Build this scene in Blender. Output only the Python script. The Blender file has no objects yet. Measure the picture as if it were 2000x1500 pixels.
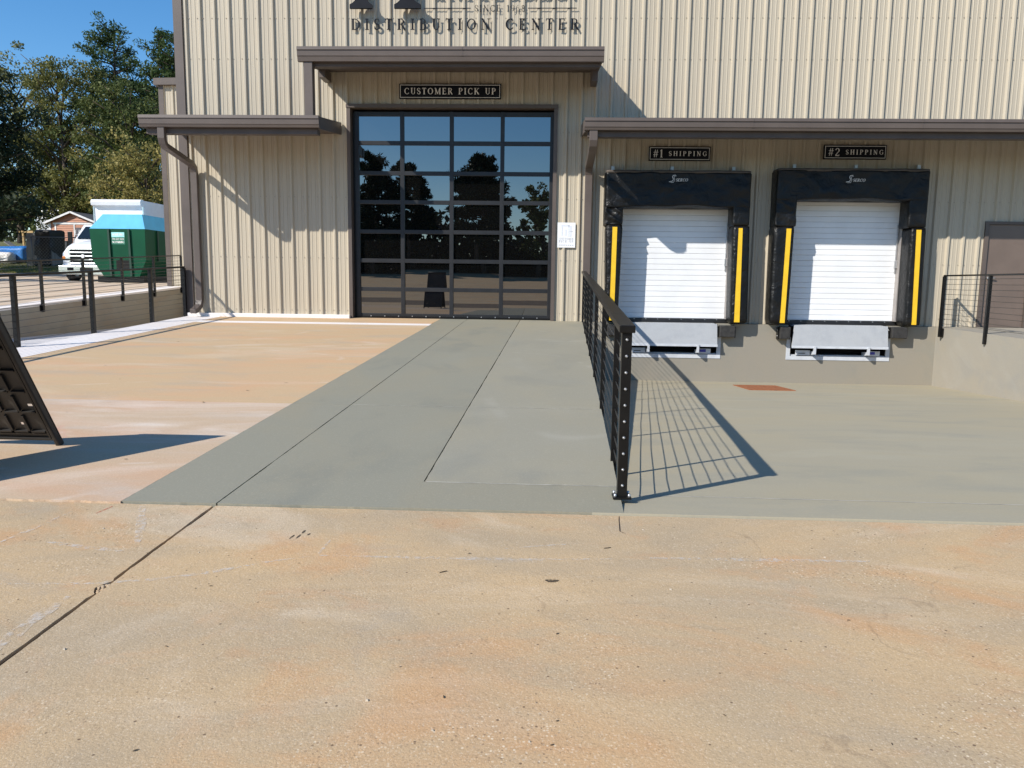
import bpy, bmesh, math, random
import numpy as np
from mathutils import Vector, Matrix, noise

# ------------------------------------------------------------------ camera, sky, sun, exposure
SC = bpy.context.scene
COL = SC.collection
PITCH, YAW, ROLL = math.radians(7.6534), math.radians(2.3118), math.radians(0.7286)
CAM_Z = 0.84                      # world zero height = threshold of the pick-up door
def camera():
    cp, sp, cy, sy = math.cos(PITCH), math.sin(PITCH), math.cos(YAW), math.sin(YAW)
    fwd = Vector((-sy*cp, cy*cp, -sp)); right = Vector((cy, sy, 0)); up = right.cross(fwd)
    r2 = right*math.cos(ROLL) + up*math.sin(ROLL); u2 = up*math.cos(ROLL) - right*math.sin(ROLL)
    cd = bpy.data.cameras.new('camera'); cd.sensor_width = 36; cd.lens = 27.0
    cd.clip_start = 0.05; cd.clip_end = 3000
    co = bpy.data.objects.new('camera', cd); COL.objects.link(co)
    m = Matrix((r2, u2, -fwd)).transposed().to_4x4(); m.translation = (0, 0, CAM_Z)
    co.matrix_world = m
    SC.camera = co
camera()
SUN_DIR = Vector((1.13, 1.0, -1.07)).normalized()      # the way the light travels
SUN_EL = math.asin(-SUN_DIR.z)
w = bpy.data.worlds.new('World'); SC.world = w; w.use_nodes = True
wn = w.node_tree.nodes; wl = w.node_tree.links
sky = wn.new('ShaderNodeTexSky'); sky.sky_type = 'NISHITA'; sky.sun_disc = False
sky.sun_elevation = SUN_EL
sky.sun_rotation = math.atan2(-SUN_DIR.x, -SUN_DIR.y)
sky.altitude = 300; sky.air_density = 1.0; sky.dust_density = 0.1; sky.ozone_density = 3.0
hs = wn.new('ShaderNodeHueSaturation'); hs.inputs['Saturation'].default_value = 1.28
wl.new(sky.outputs[0], hs.inputs['Color']); wl.new(hs.outputs[0], wn['Background'].inputs[0]); wn['Background'].inputs[1].default_value = 0.148
sd = bpy.data.lights.new('sun', 'SUN'); sd.energy = 5.0; sd.angle = math.radians(0.53); sd.color = (1.0, 0.95, 0.87)
so = bpy.data.objects.new('sun', sd); COL.objects.link(so)
so.rotation_euler = SUN_DIR.to_track_quat('-Z', 'Y').to_euler()
SC.view_settings.view_transform = 'Standard'; SC.view_settings.look = 'None'
SC.view_settings.exposure = 0.2; SC.view_settings.gamma = 1.0
SC.view_settings.use_curve_mapping = False

# ------------------------------------------------------------------ helpers
def new_obj(name, mesh, parent=None):
    o = bpy.data.objects.new(name, mesh); COL.objects.link(o)
    if parent is not None: o.parent = parent
    return o
def tag(o, label=None, cat=None, group=None, kind=None):
    if label: o['label'] = label
    if cat: o['category'] = cat
    if group: o['group'] = group
    if kind: o['kind'] = kind
    return o
def thing(name, label, cat, loc=(0, 0, 0), group=None):
    o = bpy.data.objects.new(name, None); COL.objects.link(o); o.location = loc
    o.empty_display_size = 0.2
    return tag(o, label, cat, group)
def origin_of(o):
    v = Vector((0, 0, 0))
    while o is not None:
        v += o.location; o = o.parent
    return v
class MB:
    """collects shapes in world coordinates; build() links them as ONE mesh object"""
    def __init__(s): s.v = []; s.f = []; s.smooth = set()
    def add(s, vs, fs, smooth=False):
        n = len(s.v); s.v.extend([tuple(p) for p in vs])
        for f in fs:
            if smooth: s.smooth.add(len(s.f))
            s.f.append(tuple(i+n for i in f))
        return s
    def box(s, x0, x1, y0, y1, z0, z1):
        return s.add([(x0,y0,z0),(x1,y0,z0),(x1,y1,z0),(x0,y1,z0),(x0,y0,z1),(x1,y0,z1),(x1,y1,z1),(x0,y1,z1)],
                     [(0,3,2,1),(4,5,6,7),(0,1,5,4),(1,2,6,5),(2,3,7,6),(3,0,4,7)])
    def hexa(s, b, t):
        """b, t: four bottom and four top points, counter-clockwise from above"""
        return s.add(list(b)+list(t), [(0,3,2,1),(4,5,6,7),(0,1,5,4),(1,2,6,5),(2,3,7,6),(3,0,4,7)])
    def prism(s, poly, a, b, axis='Y'):
        """poly of 2-D points swept along an axis. Y: (x,z); X: (y,z); Z: (x,y)"""
        n = len(poly)
        def P(p, t):
            return (p[0], t, p[1]) if axis == 'Y' else (t, p[0], p[1]) if axis == 'X' else (p[0], p[1], t)
        vs = [P(p, a) for p in poly] + [P(p, b) for p in poly]
        fs = [tuple(range(n)), tuple(range(2*n-1, n-1, -1))] + [(i, i+n, (i+1) % n+n, (i+1) % n) for i in range(n)]
        return s.add(vs, fs)
    def bar(s, p, q, wd, ht, up=(0, 0, 1)):
        p, q = Vector(p), Vector(q); d = (q-p).normalized(); u = Vector(up)
        if abs(d.dot(u)) > .99: u = Vector((0, 1, 0))
        r = d.cross(u).normalized(); u = r.cross(d)
        r *= wd/2; u *= ht/2
        vs = [p-r-u, p+r-u, p+r+u, p-r+u, q-r-u, q+r-u, q+r+u, q-r+u]
        return s.add(vs, [(0,1,2,3),(7,6,5,4),(0,4,5,1),(1,5,6,2),(2,6,7,3),(3,7,4,0)])
    def tube(s, pts, r, n=8, cap=True):
        pts = [Vector(p) for p in pts]; rr = r if isinstance(r, (list, tuple)) else [r]*len(pts)
        rings = []
        for i, p in enumerate(pts):
            d = (pts[min(i+1, len(pts)-1)] - pts[max(i-1, 0)]).normalized()
            u = Vector((0, 0, 1)) if abs(d.z) < .9 else Vector((1, 0, 0))
            a = d.cross(u).normalized(); b = d.cross(a)
            rings.append([p + (a*math.cos(t)+b*math.sin(t))*rr[i] for t in [2*math.pi*k/n for k in range(n)]])
        vs = [v for ring in rings for v in ring]; fs = []
        for i in range(len(pts)-1):
            for k in range(n):
                fs.append((i*n+k, i*n+(k+1) % n, (i+1)*n+(k+1) % n, (i+1)*n+k))
        s.add(vs, fs, True)
        if cap:
            m = len(s.v)-len(vs)
            s.f.append(tuple(m+k for k in range(n))[::-1]); s.f.append(tuple(m+(len(pts)-1)*n+k for k in range(n)))
        return s
    def build(s, name, mat, parent=None, bevel=0, label=None):
        off = origin_of(parent)
        me = bpy.data.meshes.new(name)
        me.from_pydata([(x-off.x, y-off.y, z-off.z) for x, y, z in s.v], [], s.f)
        bm = bmesh.new(); bm.from_mesh(me)
        bmesh.ops.recalc_face_normals(bm, faces=bm.faces)
        bm.to_mesh(me); bm.free()
        if s.smooth:
            fl = [False]*len(me.polygons)
            for i in s.smooth: fl[i] = True
            me.polygons.foreach_set('use_smooth', fl)
        if mat: me.materials.append(mat)
        o = new_obj(name, me, parent)
        if bevel:
            b = o.modifiers.new('bevel', 'BEVEL'); b.width = bevel; b.segments = 2; b.limit_method = 'ANGLE'
        if label: o['label'] = label
        return o
def box(name, mat, parent, x0, x1, y0, y1, z0, z1, bevel=0, label=None):
    return MB().box(x0, x1, y0, y1, z0, z1).build(name, mat, parent, bevel, label)

# ------------------------------------------------------------------ materials
def nodes_of(name):
    m = bpy.data.materials.new(name); m.use_nodes = True
    nt = m.node_tree; return m, nt, nt.nodes['Principled BSDF']
class NT:
    def __init__(s, nt):
        s.nt = nt; g = nt.nodes.new('ShaderNodeNewGeometry'); s.pos = g.outputs['Position']; s.rand = g.outputs['Random Per Island']
    def link(s, a, b): s.nt.links.new(a, b)
    def scale(s, v):
        n = s.nt.nodes.new('ShaderNodeVectorMath'); n.operation = 'MULTIPLY'; n.inputs[1].default_value = v
        s.link(s.pos, n.inputs[0]); return n.outputs[0]
    def noise(s, sc, detail=4, rough=.55, vec=None, dist=0):
        n = s.nt.nodes.new('ShaderNodeTexNoise'); n.inputs['Scale'].default_value = sc; n.inputs['Detail'].default_value = detail
        n.inputs['Roughness'].default_value = rough; n.inputs['Distortion'].default_value = dist
        s.link(vec or s.pos, n.inputs['Vector']); return n.outputs['Fac']
    def voro(s, sc, feature='F1', vec=None):
        n = s.nt.nodes.new('ShaderNodeTexVoronoi'); n.feature = feature; n.inputs['Scale'].default_value = sc
        s.link(vec or s.pos, n.inputs['Vector']); return n
    def rng(s, a, lo, hi, o0=0., o1=1., smooth=True):
        n = s.nt.nodes.new('ShaderNodeMapRange'); n.interpolation_type = 'SMOOTHSTEP' if smooth else 'LINEAR'
        for i, v in ((1, lo), (2, hi), (3, o0), (4, o1)): n.inputs[i].default_value = v
        s.link(a, n.inputs[0]); return n.outputs[0]
    def math(s, op, a, b=0.):
        n = s.nt.nodes.new('ShaderNodeMath'); n.operation = op
        for i, v in ((0, a), (1, b)):
            if isinstance(v, (int, float)): n.inputs[i].default_value = v
            else: s.link(v, n.inputs[i])
        return n.outputs[0]
    def mix(s, f, a, b, mode='MIX'):
        n = s.nt.nodes.new('ShaderNodeMix'); n.data_type = 'RGBA'; n.blend_type = mode
        for i, v in ((0, f), (6, a), (7, b)):
            if isinstance(v, (int, float)): n.inputs[i].default_value = v
            elif isinstance(v, tuple): n.inputs[i].default_value = (*v, 1)
            else: s.link(v, n.inputs[i])
        return n.outputs[2]
    def bump(s, h, strength, dist, bsdf):
        n = s.nt.nodes.new('ShaderNodeBump'); n.inputs['Strength'].default_value = strength; n.inputs['Distance'].default_value = dist
        s.link(h, n.inputs['Height']); s.link(n.outputs[0], bsdf.inputs['Normal'])
def M(name, col, rough=.6, metal=0, var=.12, sc=2.5, spec=.5, bump=0, bsc=60, ior=None, streak=False):
    m, nt, b = nodes_of(name); t = NT(nt)
    b.inputs['Roughness'].default_value = rough; b.inputs['Metallic'].default_value = metal
    b.inputs['Specular IOR Level'].default_value = spec
    if ior: b.inputs['IOR'].default_value = ior
    n = t.noise(sc, 5, .6, t.scale((1, 1, .15)) if streak else None)
    lo = tuple(max(0, c*(1-var)) for c in col); hi = tuple(min(1, c*(1+var)) for c in col)
    t.link(t.mix(t.rng(n, .3, .7), lo, hi), b.inputs['Base Color'])
    if bump: t.bump(t.noise(bsc, 4), bump, .01, b)
    return m
def concrete(name, base, warm, cool, warm_amt=.6, agg=.5, lines=.4, speck=.5, fine=1.0, pales=.35, stretch=(1, 1, 1), rough=.85, stains=0.):
    """weathered concrete: warm and cool patches, sand grain, exposed pebbles in worn patches, pale scuff arcs"""
    m, nt, b = nodes_of(name); t = NT(nt); P = t.scale(stretch)
    b.inputs['Roughness'].default_value = rough; b.inputs['Specular IOR Level'].default_value = .25
    c = t.mix(t.math('MULTIPLY', t.rng(t.noise(.75, 6, .62, P, .6), .42, .68), warm_amt), base, warm)
    c = t.mix(t.math('MULTIPLY', t.rng(t.noise(1.25, 6, .6, P, .4), .48, .72), .75), c, cool)
    pale = t.rng(t.noise(.55, 5, .6, P, 1.2), .5, .72)
    c = t.mix(t.math('MULTIPLY', pale, pales), c, tuple(min(1, x*1.28+.03) for x in cool))
    # scuff arcs
    ln = t.math('ABSOLUTE', t.math('SUBTRACT', t.noise(.32, 1.5, .4, P, .25), .5))
    lm = t.math('MULTIPLY', t.rng(ln, .0, .012, 1, 0), t.rng(t.noise(2.2, 3), .45, .62))
    c = t.mix(t.math('MULTIPLY', lm, lines), c, (.80, .75, .68))
    if stains:
        st = t.rng(t.noise(.9, 3, .5, None, 2.0), .66, .74)
        c = t.mix(t.math('MULTIPLY', st, stains), c, (.60, .27, .20))
    # sand grain
    g = t.noise(120*fine, 3, .7)
    c = t.mix(t.math('MULTIPLY', t.rng(g, .52, .72), .38*speck), c, (.22, .16, .10))
    c = t.mix(t.math('MULTIPLY', t.rng(g, .28, .47, 1, 0), .45*speck), c, (.85, .72, .54))
    g2 = t.noise(34*fine, 4, .7)
    c = t.mix(t.math('MULTIPLY', t.rng(g2, .56, .74), .30*speck), c, (.32, .24, .16))
    # exposed aggregate in worn patches
    if agg:
        v = t.voro(75*fine); worn = t.rng(t.noise(.85, 5, .65, None, .5), .50, .66)
        hue = nt.nodes.new('ShaderNodeSeparateColor'); t.link(v.outputs['Color'], hue.inputs[0])
        peb = t.math('MULTIPLY', t.rng(v.outputs['Distance'], .28, .42, 1, 0), t.rng(hue.outputs[0], .55, .7))
        c = t.mix(t.math('MULTIPLY', t.math('MULTIPLY', peb, worn), agg), c, t.mix(hue.outputs[1], (.88, .74, .50), (.26, .17, .11)))
    t.link(c, b.inputs['Base Color'])
    t.bump(t.math('ADD', g, t.math('MULTIPLY', g2, 1.5)), .35*max(speck, .3), .006, b)
    return m
def lot_concrete():
    """old tan lot slab: broad cream and rust stains, greyed worn patches, sand grain, bare pebbles, fine cracks"""
    m, nt, b = nodes_of('tan_concrete'); t = NT(nt); P = t.scale((.62, 1.25, 1)); P2 = t.scale((.8, 1.1, 1))
    b.inputs['Roughness'].default_value = .85; b.inputs['Specular IOR Level'].default_value = .25
    mul = lambda a, k: t.math('MULTIPLY', a, k)
    c = t.mix(t.rng(t.noise(.9, 7, .62, P, .5), .34, .66), (.430, .325, .205), (.545, .380, .208))
    rust = t.rng(t.noise(.8, 7, .66, P2, 1.1), .50, .66)
    c = t.mix(mul(rust, .62), c, (.565, .315, .145))
    rust2 = t.rng(t.noise(2.6, 6, .7, P, .8), .54, .70)
    c = t.mix(mul(rust2, .38), c, (.53, .285, .135))
    cream = t.rng(t.noise(.62, 7, .66, P, 1.4), .52, .68)
    c = t.mix(mul(cream, .42), c, (.64, .52, .375))
    grey = t.rng(t.noise(1.25, 7, .68, P2, .9), .53, .70)
    c = t.mix(mul(grey, .50), c, (.40, .325, .235))
    blot = t.rng(t.noise(6.5, 5, .7, P, .4), .55, .78)
    c = t.mix(mul(blot, .28), c, (.34, .25, .155))
    worn = t.rng(t.noise(.85, 6, .68, None, .6), .50, .63)
    g = t.noise(120, 3, .7); g2 = t.noise(32, 4, .72)
    c = t.mix(mul(t.rng(g, .53, .72), .42), c, (.20, .145, .09))
    c = t.mix(mul(t.rng(g, .28, .46, 1, 0), .40), c, (.84, .72, .56))
    c = t.mix(mul(t.rng(g2, .56, .74), .30), c, (.30, .22, .14))
    v = t.voro(80); hue = nt.nodes.new('ShaderNodeSeparateColor'); t.link(v.outputs['Color'], hue.inputs[0])
    peb = mul(t.rng(v.outputs['Distance'], .26, .42, 1, 0), t.rng(hue.outputs[0], .50, .6))
    c = t.mix(mul(mul(peb, worn), .75), c, t.mix(t.rng(hue.outputs[1], .35, .65), (.76, .63, .45), (.22, .145, .09)))
    v2 = t.voro(24); h2 = nt.nodes.new('ShaderNodeSeparateColor'); t.link(v2.outputs['Color'], h2.inputs[0])
    pit = mul(t.rng(v2.outputs['Distance'], .08, .16, 1, 0), t.rng(h2.outputs[0], .84, .88))
    c = t.mix(mul(pit, .8), c, (.12, .075, .045))
    # hairline cracks
    cv = t.voro(.55, 'DISTANCE_TO_EDGE', vec=None); nz = nt.nodes.new('ShaderNodeTexNoise'); nz.inputs['Scale'].default_value = 2.4; nz.inputs['Detail'].default_value = 6
    vm = nt.nodes.new('ShaderNodeVectorMath'); vm.operation = 'MULTIPLY_ADD'; vm.inputs[1].default_value = (.35, .35, .35)
    t.link(t.pos, nz.inputs['Vector']); t.link(nz.outputs['Color'], vm.inputs[0]); t.link(t.pos, vm.inputs[2]); t.link(vm.outputs[0], cv.inputs['Vector'])
    crack = mul(t.rng(cv.outputs['Distance'], .0, .0035, 1, 0), t.rng(t.noise(1.1, 3), .50, .60))
    c = t.mix(mul(crack, .28), c, (.20, .13, .08))
    t.link(c, b.inputs['Base Color'])
    t.bump(t.math('ADD', g, t.math('MULTIPLY', g2, 1.5)), .35, .006, b)
    return m
TAN = lot_concrete()
TANL = concrete('tan_slab_concrete', (.545, .385, .222), (.60, .36, .20), (.455, .36, .25), .8, .25, .15, .5, .8, .5, (.6, 1.6, 1))
PINK = concrete('pinkish_slab_concrete', (.53, .39, .26), (.56, .345, .215), (.52, .43, .345), .8, .3, .3, .55, .8, .7, (.6, 1.5, 1), stains=.55)
WHITEC = concrete('pale_curb_concrete', (.80, .74, .70), (.78, .68, .60), (.80, .77, .75), .3, .05, .2, .15)
RAMPG = concrete('grey_ramp_coating', (.272, .257, .196), (.295, .264, .188), (.222, .218, .176), .7, .0, .0, .24, .7, .12, (1, .55, 1), rough=.75)
RAMPL = concrete('pale_ramp_coating', (.304, .282, .216), (.327, .292, .208), (.260, .249, .200), .7, .0, .06, .26, .7, .22, (1, .6, 1), rough=.75)
PLATG = concrete('grey_landing_concrete', (.350, .318, .262), (.37, .325, .25), (.315, .298, .262), .5, .0, .0, .2, .6, .25, (1, 1, 1.6), rough=.8)
PITG = concrete('grey_pit_coating', (.372, .332, .240), (.402, .342, .225), (.318, .298, .230), .5, .0, .0, .16, .6, .25, (.6, 1.5, 1), rough=.8)
DOCKG = concrete('grey_dock_wall_paint', (.278, .252, .205), (.292, .258, .200), (.246, .236, .200), .5, .0, .0, .10, .6, .1, rough=.75)
WELLW = concrete('raw_wall_concrete', (.30, .275, .225), (.28, .22, .16), (.24, .23, .20), .6, .1, .1, .3, .6, .2, (1, 1, 2))
WELLF = concrete('well_floor_concrete', (.62, .60, .60), (.60, .55, .50), (.60, .60, .62), .4, .1, .2, .2, .6)
DRIVE = concrete('driveway_concrete', (.58, .45, .32), (.58, .40, .26), (.50, .43, .35), .5, .1, .3, .3, .5)
JOINT = M('joint_filler', (.030, .016, .012), .95, var=.4, sc=20)
DIRT = M('dirt', (.13, .085, .05), .95, var=.3, sc=3)
def siding():
    m, nt, b = nodes_of('tan_metal_siding'); t = NT(nt)
    b.inputs['Roughness'].default_value = .42; b.inputs['Specular IOR Level'].default_value = .35
    c = t.mix(t.rng(t.noise(.8, 5, .6, t.scale((1, 1, .2))), .3, .7), (.448, .388, .295), (.478, .417, .318))
    low = t.math('MULTIPLY', t.rng(t.noise(14, 4, .7, t.scale((1, 1, .05))), .6, .8), .10)
    c = t.mix(low, c, (.34, .29, .22))
    t.link(c, b.inputs['Base Color']); t.bump(t.noise(1.6, 3), .12, .02, b)
    return m
SIDING = siding()
TRIM = M('brown_trim', (.108, .085, .072), .45, var=.10, sc=1.5, spec=.4)
TRIMD = M('dark_bronze', (.014, .014, .015), .42, var=.2, sc=4)
SOFFIT = M('soffit_metal', (.085, .065, .055), .55, var=.12)
BLACKM = M('black_powder_coat', (.0065, .006, .0055), .36, var=.25, sc=9, spec=.3)
CABLE = M('cable_steel', (.10, .095, .09), .35, .8)
SILVER = M('zinc', (.62, .62, .62), .35, .8, var=.1, sc=30)
GALV = M('pale_painted_steel', (.54, .56, .59), .5, .0, var=.08, sc=6)
DECAL_BLUE = M('blue_label', (.03, .035, .30), .4)
WHITE = M('white_paint', (.80, .80, .80), .45, var=.04, sc=2)
LETTERW = M('white_lettering', (.78, .77, .74), .5, var=.02)
NAVY = M('navy_sign_board', (.005, .007, .012), .6, var=.2, sc=5, spec=.2)
LETTERD = M('dark_lettering', (.005, .006, .010), .55, var=.2, sc=6, spec=.2)
LETTERG = M('grey_lettering', (.40, .42, .46), .5)
YELLOW = M('yellow_stripe', (.82, .50, .02), .5, var=.05, sc=8)
BLACK = M('black', (.004, .004, .004), .9)
RUBBER = M('black_rubber', (.028, .026, .024), .75, var=.3, sc=14, bump=.4, bsc=40)
PADSIDE = M('brown_pad_side', (.075, .062, .052), .7, var=.2)
def vinyl():
    m, nt, b = nodes_of('black_vinyl'); t = NT(nt)
    b.inputs['Roughness'].default_value = .38; b.inputs['Specular IOR Level'].default_value = .32
    c = t.mix(t.rng(t.noise(3, 5, .6), .35, .7), (.0035, .0038, .0042), (.009, .0085, .008))
    t.link(c, b.inputs['Base Color']); t.bump(t.noise(4, 5, .6, None, 1.5), .6, .05, b)
    return m
VINYL = vinyl()
def diamond():
    m, nt, b = nodes_of('checker_plate'); t = NT(nt)
    b.inputs['Roughness'].default_value = .55
    v = t.voro(34, vec=t.scale((1, .2, 1.6)))
    c = t.mix(t.rng(t.noise(6, 4), .4, .7), (.395, .405, .415), (.36, .37, .385))
    c = t.mix(t.math('MULTIPLY', t.rng(v.outputs['Distance'], .1, .4, 1, 0), .25), c, (.50, .51, .53))
    t.link(c, b.inputs['Base Color']); t.bump(v.outputs['Distance'], .5, .004, b)
    return m
PLATE = diamond()
def rusty():
    m, nt, b = nodes_of('rusty_iron'); t = NT(nt); b.inputs['Roughness'].default_value = .9
    t.link(t.mix(t.rng(t.noise(18, 5, .7), .35, .7), (.36, .13, .045), (.20, .065, .028)), b.inputs['Base Color']); return m
RUST = rusty()
def glass():
    m, nt, b = nodes_of('tinted_glass'); t = NT(nt)
    b.inputs['Base Color'].default_value = (.004, .004, .004, 1); b.inputs['Roughness'].default_value = .0
    b.inputs['IOR'].default_value = 2.7
    t.bump(t.noise(.9, 2), .010, .02, b)
    return m
GLASS = glass()
def leafmat(name, a, b_, tr=.3):
    m, nt, b = nodes_of(name); t = NT(nt)
    b.inputs['Roughness'].default_value = .6; b.inputs['Specular IOR Level'].default_value = .25
    c = t.mix(t.math('ADD', t.math('MULTIPLY', t.rand, .55), t.math('MULTIPLY', t.rng(t.noise(.45, 3), .35, .65), .45)), a, b_)
    t.link(c, b.inputs['Base Color'])
    tl = nt.nodes.new('ShaderNodeBsdfTranslucent'); t.link(c, tl.inputs[0])
    mx = nt.nodes.new('ShaderNodeMixShader'); mx.inputs[0].default_value = tr
    t.link(b.outputs[0], mx.inputs[1]); t.link(tl.outputs[0], mx.inputs[2])
    t.link(mx.outputs[0], nt.nodes['Material Output'].inputs[0])
    return m
BARK = M('bark', (.085, .062, .045), .95, var=.4, sc=4, bump=.6, bsc=12)
LEAF_PINE = leafmat('pine_needles', (.035, .065, .020), (.085, .120, .035))
LEAF_DARK = leafmat('dark_needles', (.012, .022, .010), (.026, .042, .016), .2)
LEAF_OLIVE = leafmat('olive_leaves', (.080, .098, .028), (.275, .255, .08))
LEAF_GREEN = leafmat('green_leaves', (.050, .078, .022), (.15, .165, .048))
LEAF_YELLOW = leafmat('yellow_green_leaves', (.17, .16, .042), (.42, .34, .11))
LEAF_GREY = leafmat('grey_thin_leaves', (.15, .12, .09), (.22, .19, .14))

# ------------------------------------------------------------------ ground planes
SLOPE = .0403
def ramp_z(y): return SLOPE*(y-16.5)
PIT_S = (1.24-.49)/(16.5-4.4)
def pit_z(y): return -.493-PIT_S*(y-4.4)
def lot_zf(y): return ramp_z(y)-.012 if y > -6 else ramp_z(-6)-.012+(-6-y)*.004
def xs(y): return .0215*(y-4.35)
_TK = [(-900, -.5), (4.0, ramp_z(4.0)-.04), (16.5, .10), (25.3, .48), (30, .46), (36, .56), (40, .64), (46, .86), (50, 1.35), (55, 2.05), (60, 2.75), (75, 4.0), (110, 5.0), (900, 5.0)]
def back_z(y):
    """height of the land left of the sunken truck well"""
    for (a, za), (b, zb) in zip(_TK, _TK[1:]):
        if a <= y <= b: return za+(zb-za)*(y-a)/(b-a)
    return _TK[-1][1]
def well_z(y): return -.50-.007*(y-4)

def ground():
    xsn = [-900, -300, -140, -90, -60, -50, -45, -40, -36, -32, -28, -24, -20, -16, -12.32, -12.31, -4, 4, 12, 34.0, 34.05, 60, 140, 300, 900]
    ysn = [-900, -300, -120, -60, -30, -12, 0, 4.0, 4.05, 10, 16, 20, 25, 30, 33, 36, 40, 43, 46, 50, 55, 60, 68, 75, 90, 110, 200, 400, 900]
    def z(x, y):
        if y <= 4.0: return lot_zf(max(y, -60))-.06 if y > -61 else lot_zf(-60)-.06
        if -12.315 < x < 34.02 and y < 60.5: return -3.0
        if x >= 34.02: return -.4
        return back_z(y)-.03
    m = MB(); nx = len(xsn)
    m.v = [(x, y, z(x, y)) for y in ysn for x in xsn]
    m.f = [(j*nx+i, j*nx+i+1, (j+1)*nx+i+1, (j+1)*nx+i) for j in range(len(ysn)-1) for i in range(nx-1)]
    tag(m.build('ground', DIRT), kind='structure')
ground()

R = random.Random(5)
def edge_points(a, b, jit, seg=.035, rnd=R):
    a, b = Vector(a), Vector(b); L = (b-a).length; n = max(1, int(L/seg)) if jit else 1
    d = (b-a)/L; nrm = Vector((-d.y, d.x)); out = []
    for i in range(n):
        p = a+d*(L*i/n)
        if jit and i > 0:
            j = noise.noise(Vector((p.x*4, p.y*4, 3)))*jit*.8 + noise.noise(Vector((p.x*23, p.y*23, 7)))*jit*.7
            p = p+nrm*j
        out.append(p)
    return out
def slab(name, mat, parent, corners, jits, zf, thick=.12, kind=None):
    """a poured slab; each edge may be crumbly; the top follows zf"""
    pts = []
    for i, c in enumerate(corners):
        pts += edge_points(c, corners[(i+1) % len(corners)], jits[i])
    n = len(pts)
    vs = [(p.x, p.y, zf(p.y)) for p in pts]+[(p.x, p.y, zf(p.y)-thick) for p in pts]
    fs = [tuple(range(n))]+[(i, i+n, (i+1) % n+n, (i+1) % n) for i in range(n)]
    o = MB().add(vs, fs).build(name, mat, parent)
    if kind: tag(o, kind=kind)
    return o
def joints_base(name, parent, x0, x1, y0, y1, zf, dz):
    m = MB(); m.add([(x0, y0, zf(y0)-dz), (x1, y0, zf(y0)-dz), (x1, y1, zf(y1)-dz), (x0, y1, zf(y1)-dz)], [(0, 1, 2, 3)])
    return m.build(name, JOINT, parent)

# the open lot the camera stands on
def lot():
    root = bpy.data.objects.new('concrete_lot', None); COL.objects.link(root); tag(root, kind='structure')
    lz = lot_zf
    J = .006
    j0 = -1.930+xs(-6); j1 = -1.930+xs(4.33)
    spall = [(-1.9485, 3.285), (-1.975, 3.25), (-1.99, 3.21), (-1.972, 3.17), (-1.956, 3.15)]
    def left():
        pts = edge_points((-9, -6), (j0-.010, -6), 0)
        e = edge_points((j0-.010, -6), (j1-.010, 4.332), J)
        pts += [p for p in e if not (3.15 < p.y < 3.29)] if False else [p for p in e if p.y < 3.14]
        pts += [Vector(p) for p in spall[::-1]] + [p for p in e if p.y > 3.30]
        pts += edge_points((j1-.010, 4.332), (-9, 4.318), .010)+edge_points((-9, 4.318), (-9, -6), 0)
        n = len(pts); vs = [(p.x, p.y, lz(p.y)) for p in pts]+[(p.x, p.y, lz(p.y)-.12) for p in pts]
        MB().add(vs, [tuple(range(n))]+[(i, i+n, (i+1) % n+n, (i+1) % n) for i in range(n)]).build('slab', TAN, root)
    left()
    slab('slab', TAN, root, [(j0+.010, -6), (13, -6), (13, 4.33), (j1+.010, 4.335)], [0, 0, .006, J], lz)
    for (xa, xb) in ((-40, -9.02), (13.02, 40)):
        slab('slab', TAN, root, [(xa, -6), (xb, -6), (xb, 4.32), (xa, 4.32)], [0, 0, 0, 0], lz)
    for (xa, xb) in ((-40, -20.02), (-20, -8.02), (-8, 3.98), (4, 15.98), (16, 40)):
        slab('slab', TAN, root, [(xa, -19), (xb, -19), (xb, -6.02), (xa, -6.02)], [0, 0, 0, 0], lz)
        slab('slab', TAN, root, [(xa, -43), (xb, -43), (xb, -19.02), (xa, -19.02)], [0, 0, 0, 0], lz)
    joints_base('joint', root, -12, 14, -6, 4.36, lz, .014)
    # broken bits in the spalled hole of the joint
    m = MB(); rr = random.Random(3)
    for i in range(26):
        x = -1.965+rr.uniform(-.02, .022); y = 3.21+rr.uniform(-.05, .05); s = rr.uniform(.003, .009); z = lz(y)-.013
        m.hexa([(x-s, y-s, z), (x+s, y-s*.7, z), (x+s*.8, y+s, z), (x-s, y+s*.6, z)],
               [(x-s*.6, y-s*.5, z+s*1.6), (x+s*.6, y-s*.6, z+s*1.2), (x+s*.4, y+s*.6, z+s*1.8), (x-s*.5, y+s*.4, z+s*1.4)])
    m.build('rubble', TANL, root)['kind'] = 'stuff'
lot()
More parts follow.
